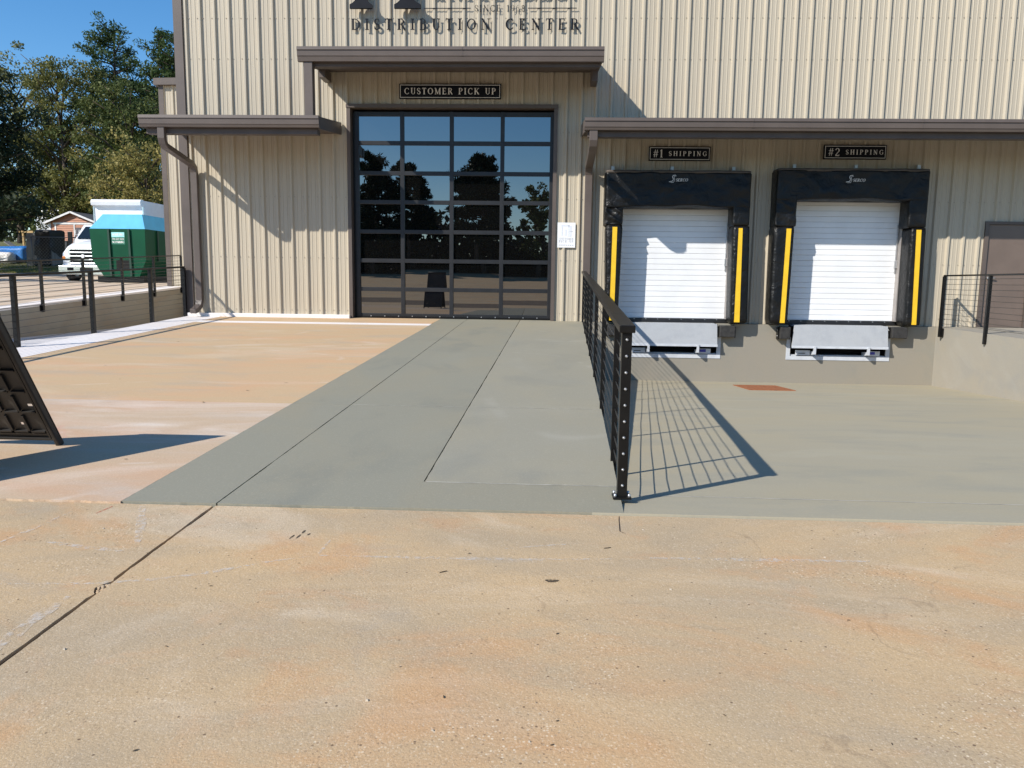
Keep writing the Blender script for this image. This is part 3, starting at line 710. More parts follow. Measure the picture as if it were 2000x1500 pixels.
# ------------------------------------------------------------------ lettering
W_, T_ = .15, .055
_S = lambda x, y, w=.22: ('l', x-w/2, y, x+w/2, y, .05)
GL = {
 'I': (.34, [('l', .17, 0, .17, 1, W_), _S(.17, .025, .34), _S(.17, .975, .34)]),
 'D': (.80, [('l', .14, 0, .14, 1, W_), ('a', .30, .5, .43, .475, -90, 90, .11), ('l', 0, .025, .32, .025, .05), ('l', 0, .975, .32, .975, .05)]),
 'S': (.56, [('a', .28, .74, .21, .235, 30, 250, .10), ('a', .28, .27, .22, .25, -150, 75, .12), ('l', .16, .55, .42, .45, .13), ('l', .46, .72, .46, .92, .05), ('l', .07, .08, .07, .30, .05)]),
 'T': (.68, [('l', .34, 0, .34, .98, W_), ('l', .02, .97, .66, .97, .06), ('l', .04, .80, .04, .97, .05), ('l', .64, .80, .64, .97, .05), _S(.34, .025, .34)]),
 'R': (.76, [('l', .15, 0, .15, 1, W_), ('a', .34, .75, .22, .225, -90, 90, .11), ('l', .02, .975, .36, .975, .05), ('l', .2, .515, .38, .515, .05), ('l', .36, .52, .66, .03, .13), _S(.15, .025, .32), _S(.68, .025, .18)]),
 'B': (.68, [('l', .15, 0, .15, 1, W_), ('a', .32, .76, .20, .215, -90, 90, .10), ('a', .33, .28, .25, .255, -90, 90, .12), ('l', .02, .975, .34, .975, .05), ('l', .02, .025, .34, .025, .05), ('l', .2, .535, .36, .535, .045)]),
 'U': (.78, [('l', .16, .3, .16, 1, .14), ('l', .64, .3, .64, 1, .07), ('a', .40, .30, .24, .28, 180, 360, .09), _S(.16, .975, .32), _S(.64, .975, .24)]),
 'O': (.86, [('a', .43, .5, .36, .47, 0, 360, .12)]),
 'N': (.84, [('l', .14, 0, .14, 1, .06), ('l', .70, 0, .70, 1, .06), ('l', .12, .97, .70, .04, .14), _S(.14, .025, .24), ('l', 0, .975, .16, .975, .05), _S(.70, .975, .26)]),
 'C': (.78, [('a', .44, .5, .36, .47, 45, 315, .12), ('l', .70, .70, .70, .92, .05), ('l', .70, .12, .70, .26, .05)]),
 'E': (.66, [('l', .15, 0, .15, 1, W_), ('l', .02, .97, .58, .97, .06), ('l', .02, .03, .62, .03, .06), ('l', .2, .51, .44, .51, .05), ('l', .57, .80, .57, .97, .05), ('l', .61, .03, .61, .22, .05), ('l', .44, .42, .44, .60, .05)]),
 'M': (1.0, [('l', .14, 0, .14, 1, .06), ('l', .86, 0, .86, 1, .14), ('l', .14, .98, .49, .05, .13), ('l', .49, .05, .84, .98, .06), _S(.14, .025, .24), _S(.86, .025, .30), ('l', 0, .975, .16, .975, .05), ('l', .84, .975, 1, .975, .05)]),
 'P': (.66, [('l', .15, 0, .15, 1, W_), ('a', .34, .73, .24, .245, -90, 90, .11), ('l', .02, .975, .36, .975, .05), ('l', .2, .475, .36, .475, .05), _S(.15, .025, .34)]),
 'K': (.82, [('l', .15, 0, .15, 1, W_), ('l', .22, .42, .66, .96, .06), ('l', .34, .56, .70, .03, .14), _S(.15, .025, .32), _S(.15, .975, .32), _S(.66, .975, .24), _S(.70, .025, .24)]),
 'H': (.86, [('l', .16, 0, .16, 1, W_), ('l', .70, 0, .70, 1, W_), ('l', .2, .51, .66, .51, .05), _S(.16, .025, .32), _S(.16, .975, .32), _S(.70, .025, .32), _S(.70, .975, .32)]),
 'G': (.82, [('a', .44, .5, .36, .47, 45, 300, .12), ('l', .70, .08, .70, .44, .12), ('l', .52, .44, .82, .44, .05), ('l', .70, .70, .70, .92, .05)]),
 'F': (.62, [('l', .15, 0, .15, 1, W_), ('l', .02, .97, .58, .97, .06), ('l', .2, .51, .42, .51, .05), ('l', .57, .78, .57, .97, .05), ('l', .42, .42, .42, .60, .05), _S(.15, .025, .34)]),
 'A': (.84, [('l', .10, .02, .40, .98, .06), ('l', .40, .98, .74, .02, .14), ('l', .2, .35, .6, .35, .05), _S(.10, .025, .22), _S(.74, .025, .26)]),
 'W': (1.1, [('l', .10, .98, .34, .02, .13), ('l', .34, .02, .56, .90, .06), ('l', .56, .90, .78, .02, .13), ('l', .78, .02, 1.0, .98, .06)]),
 '&': (.86, [('a', .36, .76, .17, .21, 0, 360, .08), ('a', .36, .27, .27, .25, 60, 340, .11), ('l', .24, .64, .76, .03, .12), ('l', .60, .20, .78, .46, .05)]),
 '#': (.74, [('l', .20, .02, .34, .98, .07), ('l', .46, .02, .60, .98, .07), ('l', .06, .34, .66, .34, .05), ('l', .10, .66, .72, .66, .05)]),
 '1': (.40, [('l', .22, 0, .22, 1, .13), ('l', .06, .80, .22, .96, .06), _S(.22, .025, .32)]),
 '2': (.60, [('a', .30, .70, .22, .27, -30, 170, .10), ('l', .46, .56, .08, .08, .08), ('l', .06, .05, .56, .05, .10), ('l', .54, .05, .54, .20, .05)]),
 '3': (.56, [('a', .27, .74, .19, .23, -80, 160, .09), ('a', .27, .27, .22, .25, -160, 85, .10)]),
 '6': (.60, [('a', .30, .30, .23, .28, 0, 360, .09), ('a', .42, .38, .35, .60, 100, 185, .09)]),
 '7': (.56, [('l', .06, .95, .52, .95, .10), ('l', .50, .95, .20, .0, .10)]),
 '8': (.58, [('a', .29, .74, .18, .22, 0, 360, .08), ('a', .29, .27, .22, .26, 0, 360, .09)]),
 '9': (.60, [('a', .30, .70, .23, .28, 0, 360, .09), ('a', .18, .62, .35, .60, -80, 5, .09)]),
 '0': (.60, [('a', .30, .5, .22, .47, 0, 360, .09)]),
 '-': (.40, [('l', .06, .45, .34, .45, .10)]), '.': (.2, [('l', .06, .05, .14, .05, .1)]),
 ' ': (.45, []),
}
def glyph(m, ch, x, z, h, y0, y1, slant=0., wscale=1., bold=1.):
    """adds one glyph, standing in the XZ plane, between depth y0 (front) and y1 (back)"""
    k = 0
    for st in GL[ch][1]:
        k += 1; e = (y1-y0)*.02*k/3.
        if st[0] == 'l':
            _, ax, az, bx, bz, w = st; a = Vector((ax, az)); b = Vector((bx, bz)); d = b-a
            if d.length < 1e-6: continue
            n = Vector((-d.y, d.x)).normalized()*w*bold/2; quads = [[a+n, a-n, b-n, b+n]]
        else:
            _, cx, cz, rx, rz, a0, a1, w = st; N = max(4, int(abs(a1-a0)/24)); quads = []; w = w*bold
            P = []
            for i in range(N+1):
                t = math.radians(a0+(a1-a0)*i/N); ww = w*(.45+.75*abs(math.cos(t)))
                P.append((Vector((cx+(rx+ww/2)*math.cos(t), cz+(rz+w*.25)*math.sin(t))), Vector((cx+(rx-ww/2)*math.cos(t), cz+(rz-w*.25)*math.sin(t)))))
            for (o0, i0), (o1, i1) in zip(P, P[1:]): quads.append([o0, i0, i1, o1])
        for q in quads:
            pts = [(x+(p.x*wscale+slant*p.y)*h, z+p.y*h) for p in q]
            vs = [(px, y0+e, pz) for px, pz in pts]+[(px, y1, pz) for px, pz in pts]
            m.add(vs, [(0, 1, 2, 3), (7, 6, 5, 4)]+[(i, i+4, (i+1) % 4+4, (i+1) % 4) for i in range(4)])
def text_width(s, gap): return sum(GL[c][0] for c in s)+gap*(len(s)-1)
def text(parent, s, x0, x1, z, h, y0, y1, mat, gap=.35, name='letter', one=False, slant=0, bold=1.):
    """spaced-out capitals filling x0..x1; every letter a part unless one"""
    base = sum(GL[c][0] for c in s)*h
    g = (x1-x0-base)/max(1, len(s)-1)
    x = x0; M_ = MB()
    for c in s:
        if c != ' ':
            if one: glyph(M_, c, x, z, h, y0, y1, slant, bold=bold)
            else:
                m = MB(); glyph(m, c, x, z, h, y0, y1, slant, bold=bold); m.build(name, mat, parent)
        x += GL[c][0]*h+g
    if one: M_.build(name, mat, parent)
def lettering():
    t = thing('wall_lettering', 'dark raised letters reading DISTRIBUTION CENTER high on the tan wall', 'sign', (-1.75, WY-.05, 5.9))
    text(t, 'DISTRIBUTION CENTER', -4.05, .60, 5.905, .215, WY-.070, WY-.052, LETTERD, bold=1.15)
    t = thing('wall_lettering', 'small dark letters reading SINCE 1968 between two thin bars', 'sign', (-1, WY-.05, 6.26))
    text(t, 'SINCE 1968', -1.52, -.50, 6.262, .125, WY-.054, WY-.046, LETTERD, bold=.8)
    for a, b in ((-2.56, -1.60), (-.44, .55)): box('rule', LETTERD, t, a, b, WY-.054, WY-.046, 6.316, 6.331)
    t = thing('wall_lettering', 'very large dark serif letters cut off by the top edge of the picture', 'sign', (-3.3, WY-.1, 6.27))
    m = MB()
    def stem(x0, x1, xa, xb, top, zb=6.275):
        """stem with bracketed foot"""
        m = MB(); P = [(x0, zb), (x1, zb), (x1, zb+.075)]
        for i in range(7):
            u = i/6; P.append((xb+(x1-.02-xb)*(1-u)**2.2, zb+.085+.20*u**1.2))
        P.append((xb, top)); P.append((xa, top))
        for i in range(6, -1, -1):
            u = i/6; P.append((xa+(x0+.02-xa)*(1-u)**2.2, zb+.085+.20*u**1.2))
        P.append((x0, zb+.075))
        m.prism(P, WY-.21, WY-.15, 'Y'); return m
    stem(-4.05, -3.59, -3.90, -3.71, 7.6).build('letter', LETTERD, t)
    f = stem(-3.14, -2.60, -2.99, -2.77, 7.6); f.box(-2.77, -2.30, WY-.208, WY-.152, 7.45, 7.58); f.box(-2.77, -2.45, WY-.208, WY-.152, 6.98, 7.08)
    f.build('letter', LETTERD, t)
    for (x, z) in ((-3.8, 6.6), (-3.8, 7.3), (-2.88, 6.6), (-2.88, 7.3)):
        MB().tube([(x, WY-.15, z), (x, WY-.02, z)], .012, 6).build('stud', BLACKM, t)
    t = thing('wall_lettering', 'dark letters at the very top edge, only their shadows and feet in view', 'sign', (-1, WY-.1, 6.53))
    text(t, 'URNITURE & DESIGN', -2.50, .50, 6.535, .30, WY-.080, WY-.058, LETTERD, bold=1.1)
lettering()
def board_sign(label, x0, x1, z0, z1, parts):
    t = thing('wall_sign', label, 'sign', ((x0+x1)/2, WY-.06, z0))
    b = box('board', NAVY, t, x0, x1, WY-.075, WY-.036, z0, z1, .004)
    i = .022; wd = .010; y0, y1 = WY-.079, WY-.076
    m = MB().box(x0+i, x1-i, y0, y1, z0+i, z0+i+wd).box(x0+i, x1-i, y0, y1, z1-i-wd, z1-i).box(x0+i, x0+i+wd, y0, y1, z0+i+wd, z1-i-wd).box(x1-i-wd, x1-i, y0, y1, z0+i+wd, z1-i-wd)
    m.build('border_line', LETTERW, b)
    for s, a, c, z, h in parts:
        text(b, s, a, c, z, h, WY-.080, WY-.076, LETTERW, bold=1.25)
board_sign('navy board reading CUSTOMER PICK UP above the glass door', -3.075, -.965, 4.545, 4.845, [('CUSTOMER PICK UP', -2.965, -1.075, 4.635, .125)])
board_sign('navy board reading #1 SHIPPING over the nearer-to-ramp dock', 2.10, 3.36, 3.335, 3.62, [('#1', 2.18, 2.385, 3.40, .155), ('SHIPPING', 2.51, 3.28, 3.43, .095)])
board_sign('navy board reading #2 SHIPPING over the dock nearer the brown door', 5.65, 6.91, 3.385, 3.67, [('#2', 5.73, 5.965, 3.45, .155), ('SHIPPING', 6.09, 6.84, 3.48, .095)])
def notice():
    t = thing('notice_board', 'small white notice on the siding right of the glass door', 'sign', (.44, WY-.05, 1.55))
    b = box('board', WHITE, t, .252, .628, WY-.045, WY-.036, 1.548, 2.065)
    y0, y1 = WY-.048, WY-.0455
    text(b, 'CUSTOMER', .30, .585, 1.715, .034, y0, y1, LETTERG, one=True, name='print')
    text(b, 'PICK-UP', .285, .585, 1.655, .046, y0, y1, LETTERG, one=True, name='print')
    PALE = M('pale_print', (.66, .68, .74), .5)
    m = MB().box(.33, .36, y0, y1, 1.80, 2.02).box(.36, .50, y0, y1, 1.99, 2.02).box(.47, .54, y0, y1, 1.78, 2.0).box(.40, .44, y0, y1, 1.80, 1.92)
    m.build('print', PALE, b)
    m = MB(); [m.box(.29+.045*i, .29+.045*i+.03, y0, y1, 1.595, 1.606) for i in range(7)]; m.box(.50, .57, y0-.0005, y1, 1.88, 1.887)
    m.build('print', LETTERG, b)
notice()

# ------------------------------------------------------------------ dock seals, levellers, bumpers
def softbox(x0, x1, y0, y1, z0, z1, n, amp=.01, freq=3., seed=0, rnd=.04, dxb=(0, 0), fold=None, sag=0.):
    """stuffed, slightly wrinkled box. dxb moves the bottom left / right edges sideways"""
    nx, ny, nz = n; idx = {}; m = MB()
    def V(i, j, k):
        if (i, j, k) not in idx:
            u, v, w_ = i/nx, j/ny, k/nz
            xl = x0+dxb[0]*(1-w_); xr = x1+dxb[1]*(1-w_)
            p = Vector((xl+(xr-xl)*u, y0+(y1-y0)*v, z0+(z1-z0)*w_))
            on = (i in (0, nx))+(j in (0,))+(k in (0, nz))
            if on >= 2:
                c = Vector(((xl+xr)/2, (y0+y1)/2, (z0+z1)/2)); d = Vector((0, 0, 0))
                if i in (0, nx): d.x = rnd if i == 0 else -rnd
                if j == 0: d.y = rnd
                if k in (0, nz): d.z = rnd if k == 0 else -rnd
                p += d*(.35 if on == 2 else .5)
            q = p*freq+Vector((seed, seed*2, 0))
            a = amp if j < ny else 0
            p += Vector((noise.noise(q+Vector((9, 0, 0)))*.6, noise.noise(q)+.6*noise.noise(q*2.3), noise.noise(q+Vector((0, 7, 0)))*.5))*a
            if fold and j == 0:
                fa, kx, kz = fold; ph = kx*p.x+kz*p.z+1.5*noise.noise(p*2.2+Vector((seed, 0, 0)))
                p.y += fa*(abs(math.sin(ph))**.6-.5)
            if sag and j < ny: p.z += sag*(1-w_)**2*(math.sin(p.x*2.3+seed)+.6*math.sin(p.x*6.1+seed*2))
            idx[(i, j, k)] = len(m.v); m.v.append(tuple(p))
        return idx[(i, j, k)]
    for i in range(nx):
        for k in range(nz): m.f.append((V(i, 0, k), V(i+1, 0, k), V(i+1, 0, k+1), V(i, 0, k+1)))
    for j in range(ny):
        for k in range(nz):
            m.f.append((V(0, j, k), V(0, j, k+1), V(0, j+1, k+1), V(0, j+1, k)))
            m.f.append((V(nx, j, k), V(nx, j+1, k), V(nx, j+1, k+1), V(nx, j, k+1)))
    for i in range(nx):
        for j in range(ny):
            m.f.append((V(i, j, 0), V(i, j+1, 0), V(i+1, j+1, 0), V(i+1, j, 0)))
            m.f.append((V(i, j, nz), V(i+1, j, nz), V(i+1, j+1, nz), V(i, j+1, nz)))
    m.smooth = set(range(len(m.f))); return m
TAPE = M('bracket_tag', (.50, .56, .60), .4, .3)
def dock_seal(label, x0, x1, ztop, xil, xir, zin, logo, seed, wrink, tags, pads):
    t = thing('dock_seal', label, 'dock seal', ((x0+x1)/2, WY, 0))
    yf, yb = 16.06, WY-.01
    softbox(x0, x1, yf, yb, zin, ztop, (72, 5, 26), .020, 2.8, seed, .05, fold=(.018, 2.2, 3.6), sag=.018).build('head_pad', VINYL, t)
    softbox(x0+.005, xil, yf+.014, yb, 2.0, zin+.10, (22, 5, 30), wrink, 5.0, seed+3, .03, fold=(wrink*.9, 7., 13.)).build('ear', VINYL, t, label='wrinkled corner of the head curtain')
    softbox(xir, x1-.005, yf+.014, yb, 2.0, zin+.10, (10, 4, 12), .010, 4.0, seed+5, .03).build('ear', VINYL, t)
    for (a, b, da, db, s0, s1, b0, b1) in pads:
        p = softbox(a, b, yf+.02, yb, .02, 2.02, (6, 4, 20), .004, 3., seed+8+a, .045, (da, db)).build('side_pad', VINYL, t)
        st = MB(); n = 14
        for i in range(n+1):
            u = i/n; z = .05+(1.96-.05)*u
            st.v += [(b0+(s0-b0)*u, yf+.010, z), (b1+(s1-b1)*u, yf+.010, z), (b0+(s0-b0)*u, yf+.034, z), (b1+(s1-b1)*u, yf+.034, z)]
        for i in range(n):
            q = 4*i; st.f += [(q, q+1, q+5, q+4), (q+1, q+3, q+7, q+5), (q+2, q, q+4, q+6)]
        st.f += [(0, 2, 3, 1), (4*n, 4*n+1, 4*n+3, 4*n+2)]
        st.build('yellow_stripe', YELLOW, p)
    for x in tags:
        box('bracket', TAPE, t, x-.034, x+.034, WY-.075, WY-.037, ztop+.055, ztop+.15)
    softbox(x0+.012, x1-.012, yf+.005, yb, ztop-.045, ztop+.035, (40, 4, 2), .012, 3.4, seed+2, .03).build('hood', PADSIDE, t)
    # printed maker's mark: a swash and five slanted capitals
    lx, lz = logo; y0, y1 = yf-.052, yf-.049
    g = MB()
    sw = [(.10, .13), (.05, .125), (.035, .09), (.06, .05), (.035, .01), (-.02, .0), (-.03, .0)]
    for (a, b) in zip(sw, sw[1:]): g.bar((lx+a[0], y0, lz+a[1]), (lx+b[0], y0, lz+b[1]), .010, .004, (0, 1, 0))
    sw2 = [(.115, .115), (.08, .11), (.065, .085), (.085, .045), (.06, -.012), (.0, -.018)]
    for (a, b) in zip(sw2, sw2[1:]): g.bar((lx+a[0], y0, lz+a[1]), (lx+b[0], y0, lz+b[1]), .006, .004, (0, 1, 0))
    g.build('emblem', LETTERW, t)
    text(t, 'SERCO', lx+.105, lx+.34, lz+.008, .058, y0, y1, LETTERW, slant=.25, one=True, name='print', bold=1.1)
dock_seal('black vinyl dock seal of the first dock, left corner crumpled', 1.20, 4.145, 3.07, 1.58, 3.79, 2.36, (2.50, 2.86), 1.3, .045, (1.371, 2.592, 3.847),
          [(1.235, 1.585, .05, -.045, 1.371, 1.465, 1.356, 1.452), (3.81, 4.16, .04, .055, 3.925, 4.003, 3.925, 4.035)])
dock_seal('black vinyl dock seal of the second dock beside the brown door', 4.64, 7.665, 3.13, 5.075, 7.29, 2.53, (6.01, 2.88), 6.1, .016, (5.079, 6.320, 7.583),
          [(4.64, 5.06, .015, -.03, 4.888, 4.980, 4.860, 4.954), (7.365, 7.68, .02, .03, 7.469, 7.565, 7.524, 7.612)])
def leveler(label, x0, x1):
    """pit leveller: frame angle, deck, hanging lip, two lip keepers"""
    y = WY-.13
    t = thing('dock_leveler', label, 'dock leveller', ((x0+x1)/2, y, -.66))
    f = MB()
    f.box(x0-.09, x0-.008, y-.010, y+.02, -.655, -.26).box(x1+.008, x1+.09, y-.010, y+.02, -.655, -.26).box(x0-.09, x1+.09, y-.012, y+.02, -.735, -.656)
    f.build('pit_frame', GALV, t)
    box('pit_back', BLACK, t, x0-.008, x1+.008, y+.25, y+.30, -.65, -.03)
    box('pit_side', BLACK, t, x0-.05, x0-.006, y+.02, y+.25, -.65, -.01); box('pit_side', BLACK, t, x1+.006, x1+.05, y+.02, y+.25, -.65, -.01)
    box('pit_bottom', GALV, t, x0-.006, x1+.006, y+.02, y+.25, -.652, -.63)
    MB().hexa([(x0+.02, y-.06, -.03), (x1-.02, y-.06, -.03), (x1-.02, y+.27, -.03), (x0+.02, y+.27, -.03)],
              [(x0+.06, y-.06, .0), (x1-.06, y-.06, .0), (x1-.02, y+.27, .0), (x0+.02, y+.27, .0)]).build('deck', PLATE, t)
    MB().hexa([(x0-.03, y-.17, -.455), (x1-.015, y-.17, -.455), (x1-.015, y-.14, -.455), (x0-.03, y-.14, -.455)],
              [(x0+.02, y-.10, -.004), (x1-.02, y-.10, -.004), (x1-.02, y-.065, -.002), (x0+.02, y-.065, -.002)]).build('lip', PLATE, t, .004)
    MB().box(x0-.032, x1-.013, y-.182, y-.172, -.475, -.425).build('lip_edge', GALV, t)
    for x in (x0+.42, x1-.44):
        m = MB(); m.prism([(y-.20, -.60), (y+.1, -.64), (y+.1, -.56), (y-.15, -.54), (y-.185, -.43), (y-.21, -.43)], x, x+.045, 'X'); m.build('lip_keeper', GALV, t)
    box('keeper_plate', GALV, t, x0+.10, x0+.40, y-.03, y-.012, -.63, -.53); box('keeper_plate', GALV, t, x1-.38, x1-.12, y-.03, y-.012, -.63, -.53)
    box('blue_label', DECAL_BLUE, t, x1-.36, x1-.22, y-.034, y-.0305, -.60, -.545)
    box('hole', BLACK, t, x0+.16, x0+.30, y-.033, y-.0305, -.60, -.585)
    return t
leveler('pale steel leveller with hanging lip, partly behind the black railing', 1.76, 3.65)
leveler('pale steel leveller with hanging lip at the second dock', 5.20, 7.16)
def bumper(x0, x1, z0, z1, label):
    y = WY-.13
    t = thing('dock_bumper', label, 'bumper', ((x0+x1)/2, y, z0), 'dock bumpers')
    box('rubber_block', RUBBER, t, x0, x1, y-.21, y-.003, z0, z1, .015)
    for x in (x0-.015, x1+.015):
        box('angle_iron', BLACKM, t, x-.012, x+.012, y-.12, y-.003, z0-.01, z1-.02)
        for z in (z0+.06, z1-.07): MB().tube([(x-.02, y-.08, z), (x+.02, y-.08, z)], .014, 6).build('bolt', SILVER, t)
bumper(3.67, 3.985, -.27, -.03, 'black rubber bumper right of the first leveller')
bumper(1.33, 1.66, -.27, -.03, 'black rubber bumper seen through the railing cables')
bumper(4.91, 5.12, -.29, -.04, 'black rubber bumper left of the second leveller')
bumper(7.19, 7.50, -.24, -.01, 'black rubber bumper right of the second leveller')

# rusty drain grate in the pit
def drain():
    x0, x1, y0, y1 = 3.80, 4.64, 14.15, 15.40; zf = lambda y: pit_z(y)+.012
    t = thing('drain_grate', 'rusty orange drain grate set in the grey dock pit floor', 'drain', ((x0+x1)/2, (y0+y1)/2, pit_z(14.9)))
    m = MB()
    for a, b, c, d in ((x0, x1, y0, y0+.05), (x0, x1, y1-.05, y1), (x0, x0+.05, y0+.05, y1-.05), (x1-.05, x1, y0+.05, y1-.05)):
        m.hexa([(a, c, zf(c)-.02), (b, c, zf(c)-.02), (b, d, zf(d)-.02), (a, d, zf(d)-.02)], [(a, c, zf(c)), (b, c, zf(c)), (b, d, zf(d)), (a, d, zf(d))])
    m.build('frame', RUST, t)
    n = 18
    for i in range(n):
        x = x0+.06+(x1-x0-.12)*i/(n-1)
        MB().hexa([(x-.017, y0+.05, zf(y0)-.03), (x+.017, y0+.05, zf(y0)-.03), (x+.017, y1-.05, zf(y1)-.03), (x-.017, y1-.05, zf(y1)-.03)],
                  [(x-.017, y0+.05, zf(y0)-.003), (x+.017, y0+.05, zf(y0)-.003), (x+.017, y1-.05, zf(y1)-.003), (x-.017, y1-.05, zf(y1)-.003)]).build('bar', RUST, t)
drain()

# ------------------------------------------------------------------ cable railings
def railing(label, posts, slim=None, ncable=10, size=.06, railw=.10, railh=.035, below=.0, end=None, side=None, group='cable railings', cr=.004, ends=False, top_over=0):
    """posts: (x, y, z of the ground there). below: how far the post runs down past it"""
    t = thing('cable_railing', label, 'railing', (posts[0][0], posts[0][1], posts[0][2]), group)
    H = 1.067; n = len(posts)
    d = (Vector(posts[-1][:2])-Vector(posts[0][:2])).normalized(); ang = math.atan2(-d.x, d.y)
    for i, (x, y, z) in enumerate(posts):
        m = MB(); s = size/2
        zb = z-(below if not (end == i) else 0)
        sx, sy = (s, s) if slim is None or i == 0 else (slim[0]/2, slim[1]/2)
        m.box(x-sx, x+sx, y-sy, y+sy, zb, z+H-railh); p = m.build('post', BLACKM, t, .002)
        if end == i:
            box('base_plate', BLACKM, p, x-.056, x+.056, y-.050, y+.050, z+.002, z+.014)
            for a in (-.043, .043):
                for b in (-.036, .036): MB().tube([(x+a, y+b, z+.012), (x+a, y+b, z+.034)], .009, 6).build('anchor_bolt', SILVER, p)
        elif side:
            box('side_bracket', BLACKM, p, x+side*s-.012, x+side*s+.012, y-.07, y+.07, zb+.01, z-.01 if below > .05 else z+.1)
    P = [(x, y, z+H-railh/2) for x, y, z in posts]
    a, b = Vector(P[0]), Vector(P[1]); e = (b-a).normalized()*top_over; P[0] = tuple(a-e)
    for p, q in zip(P, P[1:]):
        MB().bar(p, q, railw, railh).build('top_rail', BLACKM, t, .004)
    for k in range(ncable):
        hz = .085+k*(H-.16)/(ncable-1)*.985
        pts = []
        for i, (x, y, z) in enumerate(posts):
            pts.append((x, y, z+hz))
            if i+1 < n:
                q = posts[i+1]; f = .5; sag = -.006*((k*37+i*17) % 5-1.5)/2
                pts.append((x+(q[0]-x)*f, y+(q[1]-y)*f, z+(q[2]-z)*f+hz+sag))
        MB().tube(pts, cr, 5).build('cable', CABLE, t)
        if ends:
            x, y, z = posts[0]; MB().tube([(x, y-size/2-.010, z+hz), (x, y-size/2, z+hz)], [.005, .0105], 8).build('cable_end', SILVER, t)
    return t
ry = [4.63, 5.47, 7.33, 9.19, 11.05, 12.55, 14.05, 16.34]
railing('black cable railing along the ramp edge beside the dock pit', [(edge_x(y)+.006, y, ramp_z(y)) for i, y in enumerate(ry)],
        slim=(.042, .016), below=.10, end=0, ends=True, railw=.095, railh=.045, top_over=.05)
railing('black cable railing on the pale curb along the near side of the truck well', [(-7.76, y, ramp_z(y)) for y in (7.2, 9.1, 11.0, 12.95, 14.95, 16.38)], below=.06, railw=.06, size=.065)
wz = lambda y: .030+.0483*(y-16.5)
railing('black cable railing on the far wall of the truck well', [(-11.965, y, wz(y)+.03) for y in (12.6, 14.4, 16.2, 17.95, 19.65, 21.5, 23.3, 25.1)], below=.17, railw=.05, size=.06, side=-1)
railing('short black cable railing on the landing by the brown door', [(8.09, 16.05, 0), (7.955, 14.19, 0), (7.80, 12.3, 0), (7.62, 10.4, 0)], below=.19, railw=.05, railh=.03, size=.055, side=1)

# ------------------------------------------------------------------ folding pavement sign at the left edge
def a_frame():
    PL = M('dark_grey_plastic', (.050, .046, .042), .55, var=.2, sc=6)
    PD = M('black_plastic', (.020, .018, .017), .5, var=.2, sc=6)
    xa, xb = -4.30, -3.645
    t = thing('sidewalk_sign', 'dark folding plastic sidewalk sign at the left edge, seen from its open inner side', 'sign', ((xa+xb)/2, 5.05, ramp_z(5.05)))
    apex = Vector((0, 4.99, .60))
    for far in (True, False):
        fy = 5.60 if far else 4.44
        foot = Vector((0, fy, ramp_z(fy)+.012)); up = (apex-foot); L = up.length; up /= L
        inn = Vector((0, -1, 0)) if far else Vector((0, 1, 0)); inn = (inn-up*inn.dot(up)).normalized()
        def P(u, v, d): return Vector((xa+u, 0, 0))+foot+up*v+inn*d
        W = xb-xa
        def brick(m, u0, u1, v0, v1, d0, d1):
            m.hexa([P(u0, v0, d0), P(u1, v0, d0), P(u1, v0, d1), P(u0, v0, d1)], [P(u0, v1, d0), P(u1, v1, d0), P(u1, v1, d1), P(u0, v1, d1)])
        m = MB(); nu, nv = 26, 44; du, dv = W/nu, (L-.05)/nv
        holes = set()
        for row in (5, 12, 19, 26, 33):
            for c0 in (4, 10, 16, 21):
                if far and (row, c0) in ((5, 16), (12, 21), (5, 4)): holes |= {(c, row) for c in range(c0, c0+2)}
        holes |= {(23, 17), (23, 18)} if far else set()
        vs = {}
        for layer, d in ((0, 0.), (1, .006)):
            for i in range(nu+1):
                for j in range(nv+1):
                    vs[(i, j, layer)] = len(m.v); m.v.append(tuple(P(i*du, .05+j*dv, d)))
        solid = lambda i, j: 0 <= i < nu and 0 <= j < nv and (i, j) not in holes
        for i in range(nu):
            for j in range(nv):
                if not solid(i, j): continue
                for l in (0, 1): m.f.append((vs[(i, j, l)], vs[(i+1, j, l)], vs[(i+1, j+1, l)], vs[(i, j+1, l)]))
                for (di, dj, a, b) in ((-1, 0, (0, 0), (0, 1)), (1, 0, (1, 0), (1, 1)), (0, -1, (0, 0), (1, 0)), (0, 1, (0, 1), (1, 1))):
                    if not solid(i+di, j+dj):
                        m.f.append((vs[(i+a[0], j+a[1], 0)], vs[(i+b[0], j+b[1], 0)], vs[(i+b[0], j+b[1], 1)], vs[(i+a[0], j+a[1], 1)]))
        pn = m.build('panel', PL, t)
        for (u0, u1) in ((0, .032), (W-.032, W)):
            r = MB(); brick(r, u0, u1, -.010, L, -.012, .050); r.build('side_rail', PD, pn, .008)
        for (u0, u1) in ((.052, .066), (W-.066, W-.052)):
            r = MB(); brick(r, u0, u1, .055, L-.03, .006, .030); r.build('rib', PD, pn)
        for (v0, v1, dd) in ((.05, .066, .032), (.10, .112, .024), (L-.05, L-.01, .04)):
            r = MB(); brick(r, .034, W-.034, v0, v1, .0065, dd); r.build('rib', PD, pn)
        for c in range(3):
            u = .066+(W-.132)*(c+1)/4
            for j in range(5):
                v = .14+j*(L-.24)/5
                r = MB(); brick(r, u-.010, u+.010, v, v+(L-.24)/5-.05, .0065, .028); r.build('rib', PD, pn)
        for j in range(5):
            v = .125+j*(L-.24)/5
            for c in range(4):
                u = .075+(W-.14)*c/4
                r = MB(); brick(r, u+.012, u+(W-.14)/4-.012, v, v+.012, .0065, .03); r.build('rib', PD, pn)
    MB().tube([(xa-.004, apex.y, apex.z), (xb+.004, apex.y, apex.z)], .02, 8).build('hinge', PD, t)
a_frame()

